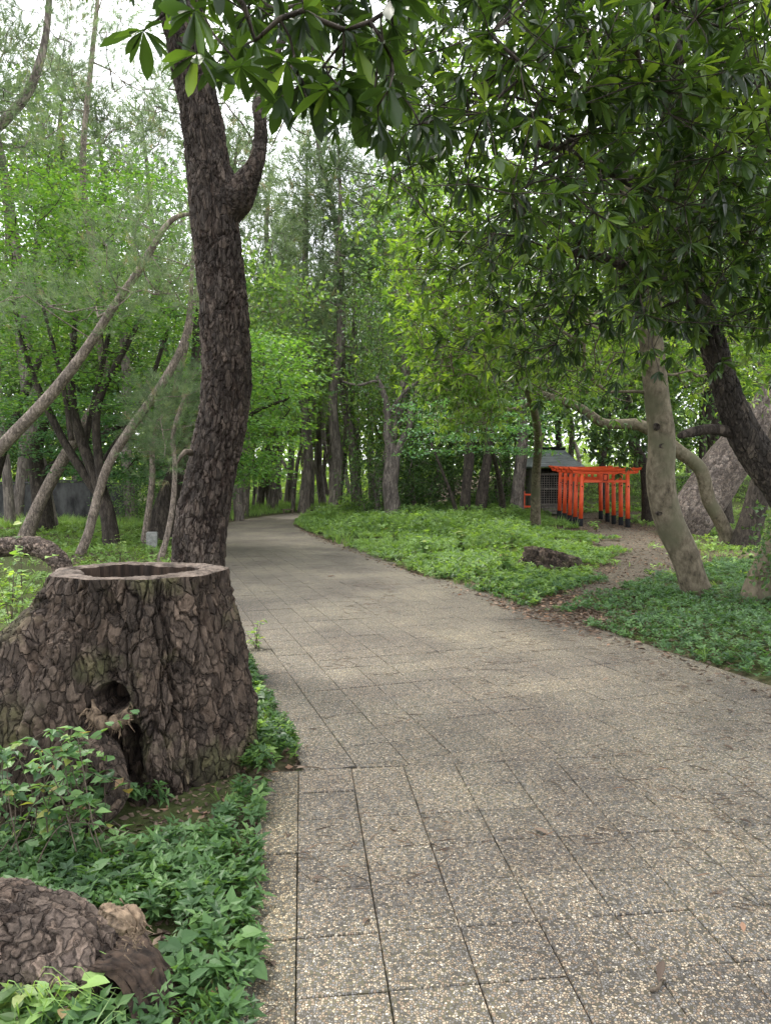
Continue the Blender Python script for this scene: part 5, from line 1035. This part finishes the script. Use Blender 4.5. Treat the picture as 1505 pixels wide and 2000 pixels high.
# weeds between stump, log and kerb
mb = MB(); q = pts(rng, 5200, -2.2, -.3, 1.55, 3.75, lambda x, y: (x < xl(y) - .03) & ~((x < -.70) & (y < 2.42) & (y > 1.98) & (x > -1.4))); 
dens = fbm(q * 2.2, 3, 8); q = q[dens > .37]; hgt = .03 + .14 * fbm(q * 1.6, 2, 4)[:, None] * rng.random((len(q), 1)) ; q[:, 2] += hgt[:, 0]
scatter(mb, SP_L + SP_L + SP_S[:3] + SP_H[:1] + GR[:1], q, .052 * rng.uniform(.45, 1.25, len(q)), rng, .4); tag(mb.build('ground_cover', 'cover', smooth=False), kind='stuff')
# brighter strip along the path beside the stump
mb = MB(); q = pts(rng, 6500, -4.2, -.3, 3.75, 11, lambda x, y: x > xl(y) - .55 - .05 * (y - 4), 1.1); q[:, 2] += .02 + .10 * rng.random(len(q)) * fbm(q * 2, 2, 6) * 1.6
scatter(mb, SP_S + SP_L, q, .055 * rng.uniform(.6, 1.2, len(q)), rng); tag(mb.build('verge_plants', 'coverf', smooth=False), kind='stuff')
mb = MB(); q = pts(rng, 2600, -1.6, -.25, 3.7, 6.2, lambda x, y: (x < xl(y) + .14 * (fbm(np.stack([x, y, y * 0], 1) * 3, 2, 15)) + .02), 1.); q[:, 2] += .03 + .08 * rng.random(len(q))
scatter(mb, SP_L + SP_H[:1], q, .05 * rng.uniform(.5, 1.2, len(q)), rng, .4); tag(mb.build('stump_foot_plants', 'cover', smooth=False), kind='stuff')
# lawn and weeds on the left
mb = MB(); q = pts(rng, 26000, -15, -2, 5.5, 26, lambda x, y: x < xl(y) - .1); q = q[fbm(q * .6, 3, 8) + .1 * (q[:, 1] < 18) > .38]; q[:, 2] += .02
scatter(mb, GR + SP_S[:3], q, .055 * rng.uniform(.6, 1.5, len(q)) * (1 + .03 * q[:, 1]), rng); tag(mb.build('left_undergrowth', 'grass', smooth=False), kind='stuff')
# right bank: dark low leaves near, lush light weeds beyond
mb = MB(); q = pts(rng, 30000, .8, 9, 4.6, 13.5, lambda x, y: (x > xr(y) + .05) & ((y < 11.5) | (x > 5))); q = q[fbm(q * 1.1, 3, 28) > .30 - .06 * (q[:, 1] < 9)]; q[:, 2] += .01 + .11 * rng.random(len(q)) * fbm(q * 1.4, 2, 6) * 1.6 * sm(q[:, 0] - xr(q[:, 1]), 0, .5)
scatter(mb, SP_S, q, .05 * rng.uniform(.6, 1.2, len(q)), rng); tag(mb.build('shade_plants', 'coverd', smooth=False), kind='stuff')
mb = MB(); q = pts(rng, 60000, -3.6, 8, 8.2, 33, lambda x, y: (x > xr(y) + .04) & (x < np.interp(y, [8, 11, 15, 18, 33], [1.6, 3.1, 5.2, 6.3, 6.6])), .9); q = q[fbm(q * .9, 3, 38) > .30]
e_ = sm(q[:, 0] - xr(q[:, 1]), 0, 1.5); lump_ = fbm(q * .8, 3, 48); q[:, 2] += .01 + rng.random(len(q)) * (.05 + .55 * e_ * sm(q[:, 1], 10, 17) * sm(lump_, .35, .62) * (1 - sm(q[:, 0] / q[:, 1], .17, .25)))
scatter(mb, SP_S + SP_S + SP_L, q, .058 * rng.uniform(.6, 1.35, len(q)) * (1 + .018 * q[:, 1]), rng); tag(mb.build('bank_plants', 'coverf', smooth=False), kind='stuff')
GL = []
for k_ in range(4):
    r_ = np.random.default_rng(70 + k_); V_, T_ = [], []
    for b_i in range(12):
        a_ = r_.uniform(0, 2 * pi); L_ = r_.uniform(.6, 1.1); o_ = r_.normal(size=3) * .06; o_[2] = 0; d_ = np.array([cos(a_), sin(a_), 0]); s_ = np.array([-sin(a_), cos(a_), 0]) * .014; p1, p2 = o_ + d_ * L_ * .18 + np.array([0, 0, L_ * .6]), o_ + d_ * L_ * .62 + np.array([0, 0, L_ * .72]); n0 = len(V_)
        V_ += [o_ - s_, o_ + s_, p1 - s_, p1 + s_, p2]; T_ += [(n0, n0 + 1, n0 + 3), (n0, n0 + 3, n0 + 2), (n0 + 2, n0 + 3, n0 + 4)]
    GL.append((np.array(V_), T_, []))
mb = MB(); q = pts(rng, 5200, -3.6, 7, 8.2, 33, lambda x, y: (x > xr(y) - .02) & (x < .22 * y) & (x < np.interp(y, [8, 11, 15, 18, 33], [1.8, 3.4, 5.6, 6.6, 6.8])), .9); q = q[fbm(q * 1.3, 3, 138) > .42]
scatter(mb, GL, q, rng.uniform(.12, .42, len(q)) * (.6 + .4 * sm(q[:, 1], 10, 16)), rng, .12); tag(mb.build('tall_grass', 'grass', smooth=False), kind='stuff')
mb = MB(); q = pts(rng, 2600, -3.4, 6.5, 9.5, 33, lambda x, y: (x > xr(y) + .25) & (x < .2 * y) & (x < np.interp(y, [8, 11, 15, 18, 33], [1.8, 3.2, 5.2, 6.3, 6.6])), .9); q = q[fbm(q * .9, 3, 238) > .45]
SPT = [sprig(9, s, tpl_leaf(.3, .05), .5, 4.2) for s in range(60, 64)]; scatter(mb, SPT, q, rng.uniform(.06, .12, len(q)), rng, .18); tag(mb.build('tall_weeds', 'coverf', smooth=False), kind='stuff')
mb = MB(); q = pts(rng, 1500, -2.2, 9, 1.8, 17, lambda x, y: (x < xl(y) - .04) | (x > xr(y) + .05)); scatter(mb, GL, q, rng.uniform(.07, .2, len(q)), rng, .25); tag(mb.build('grass_tufts', 'grass', smooth=False), kind='stuff')
mb = MB(); q = pts(rng, 26000, 3.5, 22, 11, 46, lambda x, y: (x > np.interp(y, [8, 11, 15, 18, 33], [1.6, 3.1, 5.2, 6.3, 6.6])) & ~((np.abs(x - 7.3) < 1.2) & (y > 22) & (y < 30))); q = q[(fbm(q * .5, 3, 58) > .36)]; q[:, 2] += .02
scatter(mb, GR + SP_S[:2], q, .06 * rng.uniform(.6, 1.4, len(q)) * (1 + .03 * q[:, 1]), rng); tag(mb.build('woodland_grass', 'grass', smooth=False), kind='stuff')
mb = MB(); n = 16000; y = rng.uniform(22, 62, n); x = rng.uniform(-14, 6, n); k = (np.maximum(xl(y) - x, x - xr(y)) > .1); q = np.stack([x[k], y[k], gh(x[k], y[k])], 1); q[:, 2] += .05
scatter(mb, GR, q, .22 * rng.uniform(.5, 1.4, len(q)), rng); tag(mb.build('verge_grass', 'grass', smooth=False), kind='stuff')
# dead leaf litter
mb = MB(); q = []
y = rng.uniform(5, 27, 36000); x = rng.uniform(0, 12, 36000); td = trail_d(x, y); k = (td < 1.5) & (x > xr(y) - .2); q.append(np.stack([x[k], y[k]], 1))
y = rng.uniform(2, 22, 9000); s_ = rng.normal(size=9000) * .10; k = rng.random(9000) < .6; x = np.where(k, xr(y) + s_ - .02, xl(y) - .10 + s_ * .6); kk_ = rng.random(9000) < .62 * (fbm(np.stack([x, y, y * 0], 1) * 1.4, 2, 91) + .1); q.append(np.stack([x[kk_], y[kk_]], 1))
y = rng.uniform(4.8, 14, 9000); x = rng.uniform(1, 9, 9000); k = x > xr(y); q.append(np.stack([x[k], y[k]], 1)); y = rng.uniform(12, 30, 5000); x = rng.uniform(5, 16, 5000); q.append(np.stack([x, y], 1)); y = rng.uniform(12, 28, 3000); x = rng.uniform(-14, -5, 3000); q.append(np.stack([x, y], 1))
y = rng.uniform(1.8, 4.6, 1500); x = rng.uniform(-1.2, -.4, 1500); k = x < xl(y); q.append(np.stack([x[k], y[k]], 1))
q = np.concatenate(q); inp = (q[:, 0] > xl(q[:, 1])) & (q[:, 0] < xr(q[:, 1])); z = np.where(inp, .024, gh(q[:, 0], q[:, 1]) + .006); D = np.stack([rng.normal(size=len(q)), rng.normal(size=len(q)), rng.normal(size=len(q)) * .18], 1)
hh_ = len(q) // 2
cloud(mb, tpl_lance(.2, .1, .22), np.column_stack([q, z])[:hh_], D[:hh_], rng.uniform(.03, .08, hh_), rng, roll=.5); cloud(mb, tpl_leaf(.26, -.1), np.column_stack([q, z])[hh_:], D[hh_:], rng.uniform(.02, .055, len(q) - hh_), rng, roll=.5); tag(mb.build('leaf_litter', 'litter', smooth=False), kind='stuff')
mb = MB(); x = rng.normal(2.25, .55, 2600); y = rng.normal(8.6, .8, 2600); k = (x > xr(y) - .35) & (x < xr(y) + 1.4); x, y = x[k], y[k]; inp = x < xr(y); z = np.where(inp, .024, gh(x, y) + .012)
cloud(mb, tpl_lance(.2, .1, .15), np.stack([x, y, z], 1), np.stack([rng.normal(size=len(x)), rng.normal(size=len(x)), rng.normal(size=len(x)) * .2], 1), rng.uniform(.04, .09, len(x)), rng, roll=.45); tag(mb.build('trail_mouth_litter', 'litter', smooth=False), kind='stuff')
# fallen needles on the paving, thin and straight
mb = MB(); n = 3200; y = 1.9 + 9 * rng.random(n) ** 1.6; x = rng.uniform(-.5, 3.2, n); k = (x < xr(y)) & (x > xl(y)) & (fbm(np.stack([x, y, x * 0], 1) * 1.3, 3, 2) + .12 * sm(x, .4, 1.6) > .50); x, y = x[k], y[k]; a_ = rng.uniform(0, pi, len(x)); L_ = rng.uniform(.03, .075, len(x)); dx, dy = np.cos(a_) * L_, np.sin(a_) * L_
V = np.stack([np.stack([x - dx, y - dy, x * 0 + .023], 1), np.stack([x - dy * .02, y + dx * .02, x * 0 + .027], 1), np.stack([x + dx, y + dy, x * 0 + .023], 1), np.stack([x + dy * .02, y - dx * .02, x * 0 + .023], 1)], 1).reshape(-1, 3)
mb.add(V, None, np.concatenate([np.arange(len(x))[:, None] * 4 + np.array([0, 2, 1]), np.arange(len(x))[:, None] * 4 + np.array([0, 3, 2])]), np.repeat(rng.random(len(x)), 4)); tag(mb.build('needle_litter', 'litter', smooth=False), kind='stuff')
# single fallen leaves and sticks one can count
FLv = [(1040, 1618, .075, 'curled tan dead leaf, the largest one in the middle of the paving'), (633, 1716, .05, 'small orange dead leaf beside the kerb strip'), (1440, 1600, .06, 'brown dead leaf near the long straw at the right'), (1448, 1800, .05, 'rust dead leaf low at the right of the paving'), (708, 1805, .05, 'pinkish dead leaf on the third slab from the kerb'), (1285, 1920, .07, 'dark curled leaf scrap at the bottom right of the paving'),
       (1408, 1455, .07, 'pale dead leaf right of centre near the right verge'), (1430, 1390, .07, 'tan leaf on the paving below the shaded plants'), (1330, 1345, .08, 'light dead leaf at the foot of the right verge'), (655, 1125, .14, 'dark dead leaf alone far up the path'), (1190, 1325, .07, 'small beige leaf right of the path middle'), (600, 1500, .06, 'dark leaf scrap at the corner where kerb begins')]
for x, y, s, lab in FLv:
    m_ = MB(); r2 = np.random.default_rng(x); cloud(m_, tpl_lance(.2, .12, .2), np.zeros((1, 3)), np.array([[r2.normal(), r2.normal(), .1]]), [s], r2, roll=.04, rnd=np.array([r2.random()])); p_ = gp(x, y, .03); o = m_.build('fallen_leaf', 'litter', loc=p_, smooth=True); tag(o, lab, 'leaf', 'single dead leaves lying on the paving')
for i, (pa, pb, w_, lab, mt) in enumerate((((1425, 1622), (1490, 1708), .0025, 'long pale straw lying across the slabs at the right', 'rawwood'), ((1075, 1525), (1105, 1550), .004, 'short forked twig on the paving above the tan leaf', 'twig'), ((1270, 1935), (1300, 1915), .006, 'short brown twig at the bottom right', 'twig'), ((575, 1496), (632, 1503), .005, 'dark bent twig by the end of the kerb', 'twig'), ((1150, 1870), (1180, 1940), .003, 'thin brown twig low on the paving right of centre', 'twig'), ((510, 1920), (568, 1965), .002, 'thin red brown straw across the kerb strip', 'twig'))):
    a_, b_ = gp(*pa, .028), gp(*pb, .028); m_ = MB(); md = (a_ + b_) / 2 + np.array([.01, .008, .004]); tube(m_, crom([a_ - md, (a_ - md) * .4 + np.array([.004, -.006, .001]), (b_ - md) * .5 + np.array([-.004, .006, .001]), b_ - md], 9), [w_, w_ * .9, w_ * .5], 6) if False else tube(m_, crom([a_ - md, (a_ - md) * .4 + np.array([.004, -.006, .001]), (b_ - md) * .5 + np.array([-.004, .006, .001]), b_ - md], 9), np.linspace(w_, w_ * .5, 9), 6)
    tag(m_.build('fallen_twig', mt, loc=md), lab, 'twig')

# ------------------------------------------------------------------ plants of their own
def weed(x, y, Y, h, n, size, label, tpl=HEART, mat='coverf', seed=1, name='leafy_weed', spread=.25, foot=None, lean=(0, 0)):
    r = np.random.default_rng(seed); p = at(x, y, Y); z0 = gz(p[0], p[1]) if foot is None else foot; t_ = thing(name, label, 'plant', (p[0], p[1], z0)); sb, lb_ = MB(), MB()
    for k in range(n):
        a_ = r.uniform(0, 2 * pi); e_ = np.array([cos(a_) * spread * r.random() + lean[0], sin(a_) * spread * r.random() + lean[1], h * r.uniform(.6, 1.05)]); m1 = e_ * np.array([.2, .2, .55]); c = crom([np.zeros(3), m1, e_], 7); tube(sb, c, np.linspace(.004, .0015, 7), 4, cap=False)
        nl_ = 7; ps = c[r.integers(2, 7, nl_)]; ph = r.uniform(0, 2 * pi, nl_); D = np.stack([np.cos(ph), np.sin(ph), r.uniform(-.35, .35, nl_)], 1); cloud(lb_, tpl, ps + D * .012, D, size * r.uniform(.5, 1.1, nl_), r, roll=.25)
    sb.build('stem', 'twig', t_); lb_.build('foliage', mat, t_, smooth=False); return t_
WL = [(830, 1075, 13.5, .55, 9, .12, 'tall broad leaved weed at the path side of the bank'), (985, 1095, 11.5, .5, 9, .12, 'broad leaved weed left of the old dark stump'), (900, 1060, 15, .6, 9, .13, 'heart leaved weed higher on the bank'), (1000, 1060, 14, .55, 8, .12, 'pale leaved weed above the old dark stump'), (820, 1010, 21, .7, 10, .28, 'big umbrella leaved plant right of the forked tree foot'), (690, 1035, 19, .5, 9, .12, 'bushy weed near the narrow end of the bank'),
      (1165, 1020, 21, .35, 6, .12, 'small weed left of the front torii foot'), (930, 1125, 11, .35, 7, .09, 'yellowish weed close to the paving edge'), (770, 1045, 17, .6, 9, .12, 'weed thicket in the middle of the bank')]
for i, q in enumerate(WL): weed(*q, seed=600 + i)
weed(40, 1000, 8.5, 1.25, 4, .10, 'tall weed with one yellow leaf in front of the crooked pine at left', seed=640, spread=.10)
weed(20, 1120, 6.5, .95, 12, .10, 'light green bushy weed at the left edge beneath the arched limb', tpl=tpl_leaf(.32), seed=641, spread=.4)
weed(500, 1220, 6.6, .32, 7, .07, 'bright small weed poking out from behind the stump onto the paving', tpl=tpl_leaf(.3), seed=642, spread=.2)
weed(235, 1075, 13, .55, 9, .08, 'spindly shrub left of the grey marker stone', tpl=tpl_leaf(.3), seed=643, spread=.45, mat='grass')
# creeper climbing over the left root of the stump
rng = np.random.default_rng(650); cp = thing('creeper', 'creeper with oval leaves sprawling over the lower left of the hollow stump', 'plant', (-1.8, 3.1, 0)); cbx = np.array([-1.8, 3.1, 0]); sb, lb_ = MB(), MB()
for k in range(52):
    x0, y0 = rng.uniform(-2.4, -1.3), rng.uniform(2.75, 3.25); px_, py_ = rng.uniform(-20, 210), rng.uniform(1420, 1640)
    if py_ < 1400 + (210 - px_) * .1: py_ += 40
    e_ = at(px_, py_, rng.uniform(2.75, 3.25)); b0 = np.array([e_[0] + rng.normal() * .12, e_[1] + rng.normal() * .08, 0]); c = crom([b0, (b0 + e_) / 2 + rng.normal(size=3) * .05, e_, e_ + np.array([rng.normal() * .1, -.04, -.03])], 12); tube(sb, c - cbx, np.linspace(.0035, .001, 12), 4, cap=False)
    nl_ = 13; ps = c[rng.integers(4, 12, nl_)]; ph = rng.uniform(0, 2 * pi, nl_); D = np.stack([np.cos(ph), np.sin(ph) - .35, rng.uniform(-.5, .25, nl_)], 1); cloud(lb_, LEAF if k % 3 else HEART, ps - cbx, D, .062 * rng.uniform(.5, 1.15, nl_), rng, roll=.3)
c = crom([at(150, 1470, 3.0), at(190, 1440, 3.12), at(215, 1418, 3.18), at(250, 1400, 3.2), at(270, 1392, 3.22)], 14); tube(sb, c - cbx, .0018, 4, cap=False); D = rng.normal(size=(9, 3)) * np.array([1, .5, .6]); cloud(lb_, HEART, c[rng.integers(3, 14, 9)] - cbx, D, .045 * rng.uniform(.6, 1.1, 9), rng)
sb.build('stem', 'twig', cp); lb_.build('foliage', 'cover', cp, smooth=False)
# grass tuft and heart leaves below the log
gt = thing('grass_tuft', 'arching yellow green grass tuft in front of the fallen log', 'grass', gp(60, 2090)); gb = np.array(gt.location); m_ = MB()
for k in range(60):
    b0 = np.array([rng.normal() * .07, .12 + rng.normal() * .05, 0]); a_ = rng.uniform(-.5, 2.6); L_ = rng.uniform(.12, .26); c = crom([b0, b0 + np.array([cos(a_) * L_ * .3, -abs(sin(a_)) * .05, L_ * .75]), b0 + np.array([cos(a_) * L_ * .8, -.1 * abs(sin(a_)), L_ * .62])], 7); wv = np.linspace(.003, .0004, 7)[:, None] * np.array([[.5, .8, .2]])
    m_.add(np.concatenate([c - wv, c + wv]), [(i, i + 1, i + 8, i + 7) for i in range(6)], None, rng.random())
m_.build('blade', 'grass', gt, smooth=False)
weed(110, 1985, 1.98, .13, 8, .07, 'heart leaved creeper in the bottom left corner under the log', seed=655, spread=.16)
weed(30, 1990, 1.98, .12, 8, .07, 'bright leaved weed at the very bottom left corner', seed=656, spread=.16)
